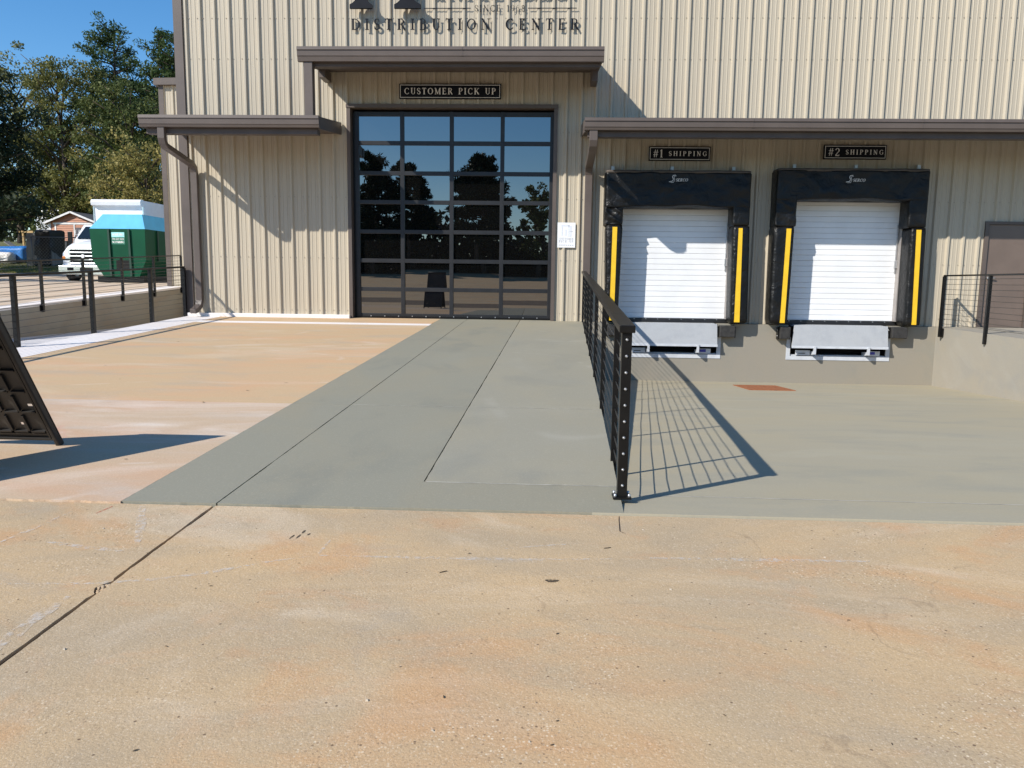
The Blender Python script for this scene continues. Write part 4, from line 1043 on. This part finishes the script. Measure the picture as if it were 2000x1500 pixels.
# ------------------------------------------------------------------ yard beyond the truck well
def dumpster():
    GREEN = M('green_paint', (.0, .060, .026), .45, var=.10, sc=1.2, spec=.22); GREEND = M('dark_green_paint', (.004, .040, .022), .5)
    BLUE = M('sky_blue_tarp', (.10, .48, .80), .5, var=.06)
    x0, x1, y0, y1 = -20.30, -17.78, 34.0, 39.0; zb = back_z(34)
    t = thing('dumpster', 'tall green waste container with a bright blue cover, beside the white truck', 'dumpster', ((x0+x1)/2, 36.5, zb))
    sec = [(x0+.55, zb+.28), (x1-.35, zb+.28), (x1-.02, zb+1.0), (x1, zb+2.38), (x0, zb+2.38), (x0+.06, zb+1.0)]
    MB().prism(sec, y0, y1).build('body', GREEN, t)
    for x in (x0+.86, x0+1.78):
        MB().prism([(x, zb+.30), (x+.10, zb+.30), (x+.06, zb+2.36), (x-.02, zb+2.36)], y0-.07, y0+.01).build('rib', GREEND, t)
    for y in (y0+1.0, y0+2.0, y0+3.0, y0+4.0): box('rib', GREEND, t, x1-.02, x1+.06, y, y+.10, zb+1.0, zb+2.36)
    MB().hexa([(x0, y0, zb+2.385), (x1, y0, zb+2.385), (x1, y1, zb+2.385), (x0, y1, zb+2.385)],
              [(x0+.62, y0+.05, zb+3.02), (x1-.12, y0+.05, zb+3.02), (x1-.12, y1, zb+3.02), (x0+.62, y1, zb+3.02)]).build('cover', BLUE, t)
    MB().box(x0+.2, x1-.2, y0+.1, y1, zb+.02, zb+.30).build('skid', BLACKM, t)
    box('pocket', BLACK, t, x0+1.15, x0+1.75, y0-.012, y0-.004, zb+.55, zb+1.0)
    a, b = x0+.98, x0+1.60
    s = box('sticker', M('green_sticker', (.02, .16, .10), .5), t, a, b, y0-.012, y0-.003, zb+1.70, zb+2.24)
    fr = M('cyan_sticker', (.35, .72, .74), .5)
    MB().box(a+.02, b-.02, y0-.016, y0-.0125, zb+2.02, zb+2.23).build('band', fr, s)
    text(s, 'WASTE PRO', a+.06, b-.06, zb+2.085, .09, y0-.020, y0-.0165, LETTERW, one=True, name='print', bold=1.5)
    text(s, '706-227-3232', a+.04, b-.04, zb+1.90, .08, y0-.017, y0-.0125, LETTERW, one=True, name='print', bold=1.5)
    text(s, 'NO PARKING', a+.04, b-.04, zb+1.76, .085, y0-.017, y0-.0125, LETTERW, one=True, name='print', bold=1.5)
    # white chain-bolt brackets on the side
    m = MB(); m.box(x1+.0, x1+.05, y0+3.55, y0+3.68, zb+.45, zb+1.05); m.build('bracket', WHITE, t)
dumpster()
def truck():
    CAB = M('white_truck_paint', (.78, .78, .78), .3, var=.03); CH = M('chrome', (.62, .64, .68), .18, .9, var=.1, sc=9)
    DG = M('dark_window', (.012, .016, .018), .08, spec=.6); AMB = M('amber_lens', (.75, .22, .03), .3)
    xc, y0 = -21.85, 36.0; z = back_z(36.0); hw = 1.18
    t = thing('box_truck', 'white box truck with chrome grille parked beside the green waste container', 'truck', (xc, 43, z))
    # hood and fenders, lofted along y
    secs = [(0, 1.00, 1.55, .62), (.10, 1.08, 1.72, .60), (.5, 1.14, 1.86, .60), (1.25, 1.18, 2.0, .62)]
    def ring(y, w_, zt, zb): return [(xc-w_, y, z+zb), (xc-w_, y, z+zt-.42), (xc-w_*.74, y, z+zt-.08), (xc-w_*.35, y, z+zt), (xc+w_*.35, y, z+zt), (xc+w_*.74, y, z+zt-.08), (xc+w_, y, z+zt-.42), (xc+w_, y, z+zb)]
    m = MB(); vs = []
    for s in secs: vs += ring(y0+s[0], s[1], s[2], s[3])
    n = 8; fs = [(i*n+k, i*n+(k+1) % n, (i+1)*n+(k+1) % n, (i+1)*n+k) for i in range(len(secs)-1) for k in range(n)]+[tuple(range(n))[::-1], tuple(range((len(secs)-1)*n, len(secs)*n))]
    m.add(vs, fs); m.build('hood', CAB, t, .02)
    # cab
    c = MB().prism([(y0+1.25, z+.62), (y0+3.0, z+.62), (y0+3.0, z+2.75), (y0+2.1, z+2.78), (y0+1.25, z+1.98)], xc-hw, xc+hw, 'X'); cab = c.build('cab', CAB, t, .03)
    MB().hexa([(xc-1.04, y0+1.25, z+2.06), (xc+1.04, y0+1.25, z+2.06), (xc+1.04, y0+1.32, z+2.06), (xc-1.04, y0+1.32, z+2.06)],
              [(xc-.98, y0+1.93, z+2.68), (xc+.98, y0+1.93, z+2.68), (xc+.98, y0+2.0, z+2.66), (xc-.98, y0+2.0, z+2.66)]).build('windshield', DG, cab)
    for sx in (-1, 1):
        x = xc+sx*(hw+.004); MB().prism([(y0+1.75, z+1.95), (y0+2.8, z+1.95), (y0+2.8, z+2.55), (y0+2.2, z+2.58)], x-.006, x+.006, 'X').build('side_window', DG, cab)
        box('mirror', BLACKM, cab, xc+sx*1.42-.11, xc+sx*1.42+.11, y0+1.28, y0+1.36, z+1.85, z+2.40, .02)
        MB().bar((xc+sx*1.18, y0+1.5, z+2.1), (xc+sx*1.42, y0+1.34, z+2.1), .03, .03).build('mirror_arm', BLACKM, cab)
        # headlight: clear lens with amber outer corner
        box('headlight', CH, t, xc+sx*.78-.10, xc+sx*.78+.10, y0-.03, y0+.04, z+.98, z+1.18, .02)
        box('turn_lamp', AMB, t, xc+sx*.965-.075, xc+sx*.965+.075, y0-.015, y0+.05, z+.98, z+1.18, .02)
    g = box('grille', BLACKM, t, xc-.62, xc+.62, y0-.02, y0+.03, z+.84, z+1.52)
    for k in range(5): box('grille_bar', CH, g, xc-.64, xc+.64, y0-.065, y0-.021, z+.82+k*.165, z+.875+k*.165, .01)
    for sx in (-1, 1): box('grille_side', CH, g, xc+sx*.66-.04, xc+sx*.66+.04, y0-.06, y0+.0, z+.80, z+1.55, .01)
    e = MB(); e.tube([(xc, y0-.085, z+1.18), (xc, y0-.066, z+1.18)], .09, 16); o = e.build('badge', WHITE, g); 
    b = MB(); b.prism([(xc-1.16, z+.42), (xc-1.02, z+.30), (xc+1.02, z+.30), (xc+1.16, z+.42), (xc+1.16, z+.74), (xc-1.16, z+.74)], y0-.18, y0+.03); bp = b.build('bumper', CH, t, .03)
    box('plate_holder', BLACK, bp, xc-.10, xc+.52, y0-.19, y0-.181, z+.48, z+.64)
    box('fog_lamp', BLACK, bp, xc-.72, xc-.42, y0-.19, y0-.181, z+.50, z+.64)
    for (sx, yy) in ((-1, .75), (1, .75), (-1, 6.2), (1, 6.2)):
        xw = xc+sx*.98; w_ = MB().tube([(xw-.14, y0+yy, z+.46), (xw+.14, y0+yy, z+.46)], .46, 20).build('wheel', RUBBER, t)
        MB().tube([(xw-.15, y0+yy, z+.46), (xw+.15, y0+yy, z+.46)], .25, 14).build('rim', CH, w_)
    # cargo box with rounded front cap
    bx = MB().box(xc-1.28, xc+1.28, y0+3.25, y0+10.5, z+1.05, z+4.10).build('cargo_box', WHITE, t, .03)
    MB().prism([(y0+3.24, z+3.78), (y0+3.02, z+3.84), (y0+2.98, z+4.0), (y0+3.06, z+4.12), (y0+3.3, z+4.14), (y0+3.3, z+3.78)], xc-1.29, xc+1.29, 'X').build('wind_cap', CAB, bx)
    for sx in (-1, 1): box('corner_rail', CH, bx, xc+sx*1.28-.03, xc+sx*1.28+.03, y0+3.22, y0+3.30, z+1.05, z+3.78)
    box('chassis', BLACKM, t, xc-.5, xc+.5, y0+.5, y0+10.3, z+.55, z+1.04)
truck()
def shed():
    OR = M('orange_lap_siding', (.48, .21, .12), .6, var=.08); WH = M('white_wood_trim', (.76, .74, .72), .5); RF = M('grey_shingle', (.10, .10, .105), .8, var=.2, sc=8)
    x0, x1, y0, y1 = -39.0, -35.2, 60, 65; z = back_z(60)-.1; ze = z+2.30; zr = z+3.05; xm = (x0+x1)/2
    t = thing('garden_shed', 'small orange lap-sided shed with white trim and gabled roof behind the truck', 'shed', (xm, 62.5, z))
    MB().prism([(x0, z), (x1, z), (x1, ze), (xm, zr), (x0, ze)], y0, y1).build('wall', OR, t)
    n = 16
    for i in range(n):
        za = z+.05+i*(ze-z-.1)/n; MB().prism([(y0-.045, za), (y0-.002, za+.0), (y0-.002, za+(ze-z-.1)/n), (y0-.012, za+(ze-z-.1)/n)], x0+.12, x1-.12, 'X').build('lap_board', OR, t)
    for i in range(5):
        za = ze+.02+i*.14; u = (za+.13-ze)/(zr-ze); a = x0+(xm-x0)*u+.06; b = x1-(x1-xm)*u-.06
        if b-a > .2: MB().prism([(y0-.045, za), (y0-.002, za), (y0-.002, za+.13), (y0-.012, za+.13)], a, b, 'X').build('lap_board', OR, t)
    for (a, b) in ((x0-.02, x0+.115), (x1-.115, x1+.02), (x0+.42, x0+.54), (xm+.05, xm+.15)): box('trim_board', WH, t, a, b, y0-.06, y0-.048, z, ze-.04)
    box('trim_board', WH, t, x0+.3, x1-.05, y0-.066, y0-.05, ze-.16, ze-.02)
    box('door', M('shed_door', (.10, .09, .10), .5), t, xm+.22, xm+.62, y0-.06, y0-.046, z+.3, z+1.9)
    for sx in (-1, 1):
        xe = x0-.28 if sx < 0 else x1+.28; zz = ze-.12
        r = MB(); r.hexa([(min(xe, xm), y0-.30, zz if sx < 0 else zr), (max(xe, xm), y0-.30, zr if sx < 0 else zz), (max(xe, xm), y1+.2, zr if sx < 0 else zz), (min(xe, xm), y1+.2, zz if sx < 0 else zr)],
                         [(min(xe, xm), y0-.30, (zz if sx < 0 else zr)+.09), (max(xe, xm), y0-.30, (zr if sx < 0 else zz)+.09), (max(xe, xm), y1+.2, (zr if sx < 0 else zz)+.09), (min(xe, xm), y1+.2, (zz if sx < 0 else zr)+.09)])
        ro = r.build('roof', RF, t)
        MB().bar((xe, y0-.33, zz+.03), (xm+sx*.0, y0-.33, zr+.03), .04, .14).build('barge_board', WH, ro)
shed()
def yard_clutter():
    GB = M('weathered_boards', (.22, .205, .185), .85, var=.25, sc=3, streak=True); TARP = M('black_tarp', (.010, .010, .011), .55, bump=.5, bsc=5)
    # tall crate of grey boards under a black tarp
    x0, x1, y0, y1 = -34.35, -32.55, 50.2, 51.6; z = back_z(50.2)
    t = thing('board_crate', 'tall crate of weathered grey boards half covered by a black tarp, on the grass', 'crate', ((x0+x1)/2, 51, z))
    for k in range(5): 
        za = z+.05+k*.43; MB().prism([(x0+.02*(k % 2), za), (x0+.72, za+.02), (x0+.74, za+.41), (x0+.10*(k/4)+.01, za+.41)], y0-.03, y0+.02).build('board', GB, t)
    MB().box(x0+.05, x1-.1, y0+.03, y1, z, z+2.2).build('frame', GB, t)
    m = softbox(x0+.66, x1, y0-.09, y1+.05, z-.02, z+2.42, (14, 6, 20), .09, 1.7, 4, .12, (-.25, -.15)); m.build('tarp', TARP, t)
    # blue tarp over a boat-like heap, white bag in front
    BT = M('blue_tarp', (.02, .17, .50), .5, bump=.4, bsc=5)
    z = back_z(52.6); o = softbox(-38.3, -35.35, 51.6, 53.6, z-.05, z+1.05, (14, 8, 8), .10, 1.2, 2, .35).build('tarp_heap', BT)
    tag(o, 'low heap under a bright blue tarp behind the wire fence', 'tarp')
    WB = M('white_sheet', (.72, .70, .68), .6, bump=.4, bsc=5); z = back_z(51.2)
    o = softbox(-37.2, -36.0, 50.9, 51.5, z-.02, z+.80, (10, 5, 8), .09, 2.2, 7, .25).build('white_bag', WB)
    tag(o, 'crumpled white sheet heaped before the blue tarp', 'bag')
    # motorhome up the slope
    y = 85; z = back_z(85)+.9
    t = thing('motorhome', 'white motorhome front between the dark pine and the orange shed', 'vehicle', (-55.60, y+2, z))
    MB().prism([(y, z+.4), (y+5, z+.4), (y+5, z+2.9), (y+.3, z+2.95), (y-.1, z+1.9)], -56.80, -54.20, 'X').build('body', M('motorhome_white', (.74, .74, .76), .4), t, .05)
    MB().hexa([(-56.50, y-.12, z+1.85), (-54.50, y-.12, z+1.85), (-54.50, y-.05, z+1.85), (-56.50, y-.05, z+1.85)], [(-56.50, y+.20, z+2.65), (-54.50, y+.20, z+2.65), (-54.50, y+.27, z+2.65), (-56.50, y+.27, z+2.65)]).build('windshield', M('motorhome_glass', (.10, .12, .15), .1), t)
    for x in (-56.60, -54.45): MB().tube([(x-.12, y+.9, z+.4), (x+.12, y+.9, z+.4)], .42, 14).build('wheel', RUBBER, t)
    # bin, planks and ladder by the shed
    z = back_z(57); 
    t = thing('storage_bin', 'dark grey bin before the orange shed', 'bin', (-36.2, 57, z))
    MB().hexa([(-36.6, 57, z), (-35.9, 57, z), (-35.9, 57.6, z), (-36.6, 57.6, z)], [(-36.7, 56.95, z+1.0), (-35.8, 56.95, z+1.0), (-35.8, 57.65, z+1.0), (-36.7, 57.65, z+1.0)]).build('bin_body', M('bin_grey', (.07, .075, .08), .5), t)
    box('rim', M('bin_rim', (.05, .05, .055), .5), t, -36.73, -35.77, 56.92, 57.68, z+1.0, z+1.06)
    t = thing('lumber_frame', 'yellow timber frame standing at the corner of the orange shed', 'frame', (-38.4, 56, back_z(56)))
    YW = M('fresh_lumber', (.52, .34, .14), .7); z = back_z(56)
    for x in (-38.55, -37.95): box('post', YW, t, x, x+.12, 56, 56.12, z, z+1.75)
    box('beam', YW, t, -38.75, -37.7, 55.98, 56.14, z+1.7, z+1.85)
    o = MB().bar((-38.9, 54.8, back_z(54.8)+1.15), (-37.3, 54.4, back_z(54.4)+.35), .5, .06).build('leaning_plank', GB); tag(o, 'grey plank leaning low beside the yellow timber frame', 'plank')
    t = thing('step_ladder', 'pale step ladder standing in front of the orange shed', 'ladder', (-35.9, 58.6, back_z(58.6)))
    z = back_z(58.6); AL = M('aluminium', (.60, .60, .60), .4, .5)
    for dx in (-.25, .25):
        MB().bar((-35.9+dx-.35, 58.6, z), (-35.9+dx*.5, 58.6, z+1.75), .07, .05).build('rail', AL, t); MB().bar((-35.9+dx+.45, 58.9, z), (-35.9+dx*.5, 58.62, z+1.75), .05, .04).build('rail', AL, t)
    for k in range(5): u = (k+.7)/6; MB().bar((-35.9-.25*(1-u*.5)-.35*(1-u), 58.58, z+1.75*u), (-35.9+.25*(1-u*.5)-.35*(1-u), 58.58, z+1.75*u), .08, .03).build('step', AL, t)
    # brush pile
    o = MB(); rr = random.Random(8)
    for i in range(150):
        x = rr.gauss(-35.2, .7); yy = rr.gauss(54.6, .5); z0 = back_z(yy); l = rr.uniform(.3, .9); a = rr.uniform(0, 6.28)
        o.bar((x, yy, z0+rr.uniform(.02, .35)), (x+l*math.cos(a), yy+l*.5*math.sin(a), z0+rr.uniform(.05, .6)), .03, .03)
    tag(o.build('brush_pile', M('dead_brush', (.12, .075, .06), .9)), 'heap of cut brown brush on the grass before the shed', 'brush', kind='stuff')
    # wire fence
    t = thing('wire_fence', 'grey wire fence with thin posts crossing the yard at the far left', 'fence', (-40, 49.6, back_z(49.6)))
    FM = M('fence_steel', (.20, .20, .20), .5, .5); y = 49.6; z = back_z(y)
    xs_ = [-52, -49, -46, -43, -40, -37.0, -34.0+.45, -31.0, -28.2]
    for x in xs_: MB().tube([(x, y, z-.1), (x, y, z+2.0)], .035, 6).build('post', FM, t)
    MB().tube([(xs_[0], y, z+1.98), (xs_[-1], y, z+1.98)], .028, 6).build('top_rail', FM, t)
    wire = MB(); h = 1.9; x = xs_[0]
    while x < xs_[-1]:
        for s in (1, -1):
            p, q = (x, x+h) if s > 0 else (x+h, x); wire.bar((p, y, z+.06), (q, y, z+.06+h), .006, .006)
        x += .22
    wire.build('wire_mesh', FM, t)['kind'] = 'stuff'
yard_clutter()

# ------------------------------------------------------------------ vegetation
def leaf_mesh(name, mat, parent, centers, rads, per, size, seed, flat=1.0, thin=.55):
    g = np.random.default_rng(seed); C = np.repeat(np.array(centers, float), per, 0); Rr = np.repeat(np.array(rads, float), per)[:, None]
    n = len(C); d = g.normal(size=(n, 3)); d /= np.linalg.norm(d, axis=1)[:, None]
    d[:, 2] *= flat
    c = C+d*Rr*(g.random((n, 1))**.45)
    a = g.normal(size=(n, 3)); a /= np.linalg.norm(a, axis=1)[:, None]
    b = g.normal(size=(n, 3)); b -= a*(a*b).sum(1)[:, None]; b /= np.linalg.norm(b, axis=1)[:, None]
    s = size*(.6+.8*g.random((n, 1)))
    a = a*s*.5; b = b*s*.5*thin
    V = np.stack([c-a, c+b, c+a, c-b], 1).reshape(-1, 3)
    off = np.array(origin_of(parent)); V = V-off
    me = bpy.data.meshes.new(name); me.vertices.add(len(V)); me.vertices.foreach_set('co', V.astype(np.float32).ravel())
    me.loops.add(4*n); me.loops.foreach_set('vertex_index', np.arange(4*n, dtype=np.int32))
    me.polygons.add(n); me.polygons.foreach_set('loop_start', np.arange(0, 4*n, 4, dtype=np.int32)); me.polygons.foreach_set('loop_total', np.full(n, 4, dtype=np.int32))
    me.update(calc_edges=True); me.validate(); me.materials.append(mat)
    return new_obj(name, me, parent)
def tree(kind, label, x, y, z, h, spread, mat, seed, base=.25, leaf=.3, dens=1., group=None, name=None, per=46, trunk_r=None):
    rr = random.Random(seed)
    t = thing(name or kind, label, 'tree', (x, y, z), group)
    r0 = trunk_r or h*.016+.06; tm = MB()
    lean = Vector((rr.uniform(-.03, .03), rr.uniform(-.03, .03), 0))
    def at(u): return Vector((x, y, z-.1))+Vector((0, 0, h*u))+lean*h*u*u+Vector((math.sin(u*5+seed)*.012*h, math.cos(u*4+seed)*.01*h, 0))
    N = 9; top = .97 if kind == 'pine_tree' else .80; tm.tube([at(top*i/N) for i in range(N+1)], [r0*(1-.9*i/N)+.02 for i in range(N+1)], 8)
    C, Rd = [], []
    if kind == 'pine_tree':
        nb = int(26*dens)
        for i in range(nb):
            u = base+(.98-base)*((i+rr.random())/nb); a = rr.uniform(0, 6.283)+i*2.4
            prof = math.sin(min(1, (1-u)/(1-base)*1.15+.12)*1.5)**.8
            L = spread*prof*rr.uniform(.55, 1.1)
            p0 = at(u); p1 = p0+Vector((math.cos(a)*L, math.sin(a)*L, L*rr.uniform(.0, .45)))
            mid = (p0+p1)/2+Vector((0, 0, -.04*L))
            tm.tube([p0, mid, p1], [r0*.35*(1-u*.6)+.02, r0*.2*(1-u*.6)+.015, .015], 5)
            k = max(2, int(L/(.10*spread+.35)))
            for j in range(k):
                f = .35+.65*(j+rr.random()*.6)/k; q = p0.lerp(p1, min(f, 1))
                C.append(q+Vector((rr.gauss(0, .12), rr.gauss(0, .12), rr.gauss(.1, .12)))*spread*.35); Rd.append(spread*.14*rr.uniform(.7, 1.4)+.15)
        C.append(at(.98)); Rd.append(spread*.15)
        crown = leaf_mesh('crown', mat, t, C, Rd, per, leaf, seed, .7, .28)
    else:
        nb = int(20*dens)
        for i in range(nb):
            u = base+(.93-base)*((i+rr.random())/nb); a = i*2.4+rr.uniform(-.5, .5)
            v = (u-base)/(1-base); L = spread*(math.sin(math.pi*min(1, v*.82+.16))**.6)*rr.uniform(.55, 1.12)
            p0 = at(max(.12, u-.12)); p1 = at(u)+Vector((math.cos(a)*L, math.sin(a)*L, L*.25))
            mid = p0.lerp(p1, .5)+Vector((0, 0, .12*L))
            tm.tube([p0, mid, p1], [r0*.45*(1-u*.6)+.02, r0*.25*(1-u*.6)+.02, .02], 5)
            for j in range(5):
                f = rr.uniform(.4, 1.08); q = p0.lerp(p1, f)
                C.append(q+Vector((rr.gauss(0, 1), rr.gauss(0, 1), rr.gauss(0, .8)))*spread*.14); Rd.append(spread*rr.uniform(.10, .24))
        crown = leaf_mesh('crown', mat, t, C, Rd, per, leaf, seed, .8, .6)
    tm.build('trunk', BARK, t)
    return t
G1 = 'trees behind the yard'
tree('broadleaf_tree', 'sparse olive tree with pale trunks at the far left of the treeline', -49.5, 72, back_z(72), 17.0, 5.0, LEAF_OLIVE, 11, .14, .22, 1.7, G1, per=120)
tree('broadleaf_tree', 'loose olive tree left of the tall pines, sky showing through', -44.0, 70, back_z(70), 17.2, 4.6, LEAF_OLIVE, 12, .12, .22, 1.7, G1, per=110)
tree('broadleaf_tree', 'green tree with a dark rounded top just left of the tallest pine', -41.2, 74, back_z(74), 17.4, 4.0, LEAF_GREEN, 13, .15, .22, 1.7, G1, per=110)
tree('pine_tree', 'tallest pine of the treeline with a broad open top', -41.5, 76, back_z(76), 21.0, 4.4, LEAF_PINE, 14, .42, .42, 2.1, G1)
tree('pine_tree', 'pine with a narrow rounded top, second from the building', -37.0, 74, back_z(74), 19.4, 3.4, LEAF_PINE, 15, .40, .42, 2.0, G1)
tree('pine_tree', 'pine half hidden behind the corner of the building', -33.6, 72, back_z(72), 19.2, 3.6, LEAF_PINE, 16, .35, .42, 2.0, G1)
tree('broadleaf_tree', 'olive brown tree in front of the tall pines', -35.6, 66, back_z(66), 14.2, 4.4, LEAF_GREEN, 17, .15, .22, 1.7, G1, per=120)
tree('broadleaf_tree', 'low yellow green tree above the white truck box', -29.6, 57, back_z(57), 8.2, 4.2, LEAF_YELLOW, 18, .08, .20, 1.6, G1, per=90)
tree('broadleaf_tree', 'bushy green tree above the orange shed roof', -38.2, 70, back_z(70), 10.0, 4.2, LEAF_GREEN, 19, .08, .23, 1.5, G1, per=120)
tree('broadleaf_tree', 'dense dull green tree behind the big dark pine', -46.5, 74, back_z(74), 11.0, 4.6, LEAF_GREEN, 20, .06, .20, 1.5, G1, per=120)
tree('pine_tree', 'big dark pine with drooping boughs at the left edge', -34.7, 44.0, back_z(44), 13.4, 6.0, LEAF_DARK, 21, .12, .40, 2.6, G1, per=120, trunk_r=.34)
tree('pine_tree', 'tall dark pine at the far left throwing shade on the driveway', -37.5, 24.5, back_z(24.5), 14.5, 5.0, LEAF_DARK, 22, .2, .46, 1.6, G1, per=60, trunk_r=.32)
# far wood that closes the view under the crowns
def far_wood():
    g = random.Random(31); C, Rd = [], []
    for i in range(1100):
        x = g.uniform(-95, 10); y = g.uniform(92, 104); z = back_z(90)+g.uniform(.3, 8.5)*g.random()**.35
        C.append((x, y, z)); Rd.append(g.uniform(.9, 1.9))
    o = leaf_mesh('far_wood', LEAF_GREEN, None, C, Rd, 40, .55, 31); tag(o, 'dull green wood far behind the yard', 'wood', kind='stuff')
far_wood()
# treeline across the road, seen in the glass door
G2 = 'trees mirrored in the glass door'
lot_z = lot_zf(-45)-.06
tree('pine_tree', 'round topped dark tree mirrored in the middle of the glass door', -6.6, -45, lot_z, 14.2, 3.6, LEAF_DARK, 41, .38, .5, 2.6, G2, per=150)
tree('pine_tree', 'dark pine mirrored in the left part of the glass door', -17.2, -45, lot_z, 13.6, 3.2, LEAF_DARK, 42, .2, .5, 2.2, G2, per=120)
tree('pine_tree', 'pine with a ragged top mirrored beside the left mullion', -13.6, -46, lot_z, 13.2, 2.8, LEAF_DARK, 43, .2, .5, 2.2, G2, per=120)
tree('broadleaf_tree', 'loose tree mirrored in the right column of the glass door', -.4, -45, lot_z, 11.6, 2.6, LEAF_GREEN, 44, .3, .34, 1.1, G2)
tree('pine_tree', 'dark tree mirrored at the left jamb of the glass door', -21.5, -44, lot_z, 13.0, 3.4, LEAF_DARK, 45, .15, .5, 2.2, G2, per=120)
def far_hedge():
    g = random.Random(33); C, Rd = [], []
    for i in range(1500):
        x = g.uniform(-50, 45); y = g.uniform(-54, -47); z = lot_z+g.uniform(0, 9.2 if x < -9 else 7.8 if x < -3.5 else 6.2)*g.random()**.4
        C.append((x, y, z)); Rd.append(g.uniform(.8, 1.7))
    o = leaf_mesh('hedgerow', LEAF_DARK, None, C, Rd, 34, .95, 33); tag(o, 'dark hedgerow mirrored low in the glass door', 'hedge', kind='stuff')
far_hedge()
def grass():
    GM = leafmat('grass_blades', (.10, .13, .025), (.24, .23, .055), .25)
    GS = M('grass_soil', (.13, .125, .035), .95, var=.35, sc=1.2)
    ys_ = [46.4, 50, 55, 60, 68, 75, 90]
    m = MB(); m.add([(x, y, back_z(y)+.03) for y in ys_ for x in (-90, -12.6)], [(2*i, 2*i+1, 2*i+3, 2*i+2) for i in range(len(ys_)-1)])
    tag(m.build('lawn', GS), kind='structure')
    g = np.random.default_rng(3); n = 16000
    x = g.uniform(-48, -22, n); y = 46.4+g.random(n)**1.4*14; z = np.array([back_z(v) for v in y])+.03
    C = np.stack([x, y, z], 1); a = g.uniform(0, 6.283, n); L = g.uniform(.05, .13, n); wv = np.stack([np.cos(a), np.sin(a), 0*a], 1)*.02
    tip = C+np.stack([g.normal(0, .03, n), g.normal(0, .03, n), L], 1)
    V = np.stack([C-wv, C+wv, tip], 1).reshape(-1, 3); me = bpy.data.meshes.new('grass')
    me.from_pydata(V.tolist(), [], np.arange(3*n).reshape(-1, 3).tolist()); me.materials.append(GM)
    tag(new_obj('grass', me), 'short yellow green grass beyond the driveway', 'grass', kind='stuff')
grass()

# ------------------------------------------------------------------ litter on the concrete
def litter():
    rr = random.Random(77); DRY = M('dry_leaf_brown', (.10, .065, .035), .9, var=.4, sc=30)
    spots = [(570, 1), ]
    m = MB()
    def leaf(x, y, s, a, zf, curl=.3):
        z = zf(y)+.002; c, sn = math.cos(a), math.sin(a)
        P = [(-s, 0, 0), (-s*.3, s*.32, curl*s*.5), (s*.5, s*.26, curl*s*.3), (s, 0, .1*s), (s*.4, -s*.28, curl*s*.4), (-s*.4, -s*.30, curl*s*.45)]
        m.add([(x+px*c-py*sn, y+px*sn+py*c, z+pz) for px, py, pz in P], [(0, 1, 5), (1, 2, 4, 5), (2, 3, 4)])
    lz = lambda y: ramp_z(y)-.012
    for i in range(24):
        y = rr.uniform(2.1, 4.2); x = rr.uniform(-1.6, 1.9)*(.35+y*.28)
        leaf(x, y, rr.uniform(.003, .011), rr.uniform(0, 6.28), lz)
    for i in range(14):
        y = rr.uniform(5, 14); x = rr.uniform(-6.5, -2.8); leaf(x, y, rr.uniform(.012, .03), rr.uniform(0, 6.28), ramp_z)
    for i in range(3):
        y = rr.uniform(2.2, 4.0); x = rr.uniform(-1.4, 1.6); a = rr.uniform(0, 6.28); l = rr.uniform(.012, .05); z = lz(y)+.003
        m.bar((x, y, z), (x+l*math.cos(a), y+l*math.sin(a), lz(y+l*math.sin(a))+.004), .003, .003)
    tag(m.build('leaf_litter', DRY), 'tiny dry leaves and twigs scattered over the concrete', 'litter', kind='stuff')
    p = MB()
    for i in range(16):
        y = rr.uniform(2.1, 4.25); x = rr.uniform(-2.6, 2.4); s = rr.uniform(.002, .006); z = lz(y)
        p.hexa([(x-s, y-s*.7, z), (x+s, y-s, z), (x+s*.8, y+s, z), (x-s*.9, y+s*.8, z)], [(x-s*.5, y-s*.4, z+s), (x+s*.5, y-s*.5, z+s*1.1), (x+s*.4, y+s*.5, z+s*.9), (x-s*.5, y+s*.4, z+s)])
    tag(p.build('gravel_bits', M('pale_gravel', (.46, .39, .30), .9)), 'small pale stones lying on the tan concrete', 'gravel', kind='stuff')
litter()
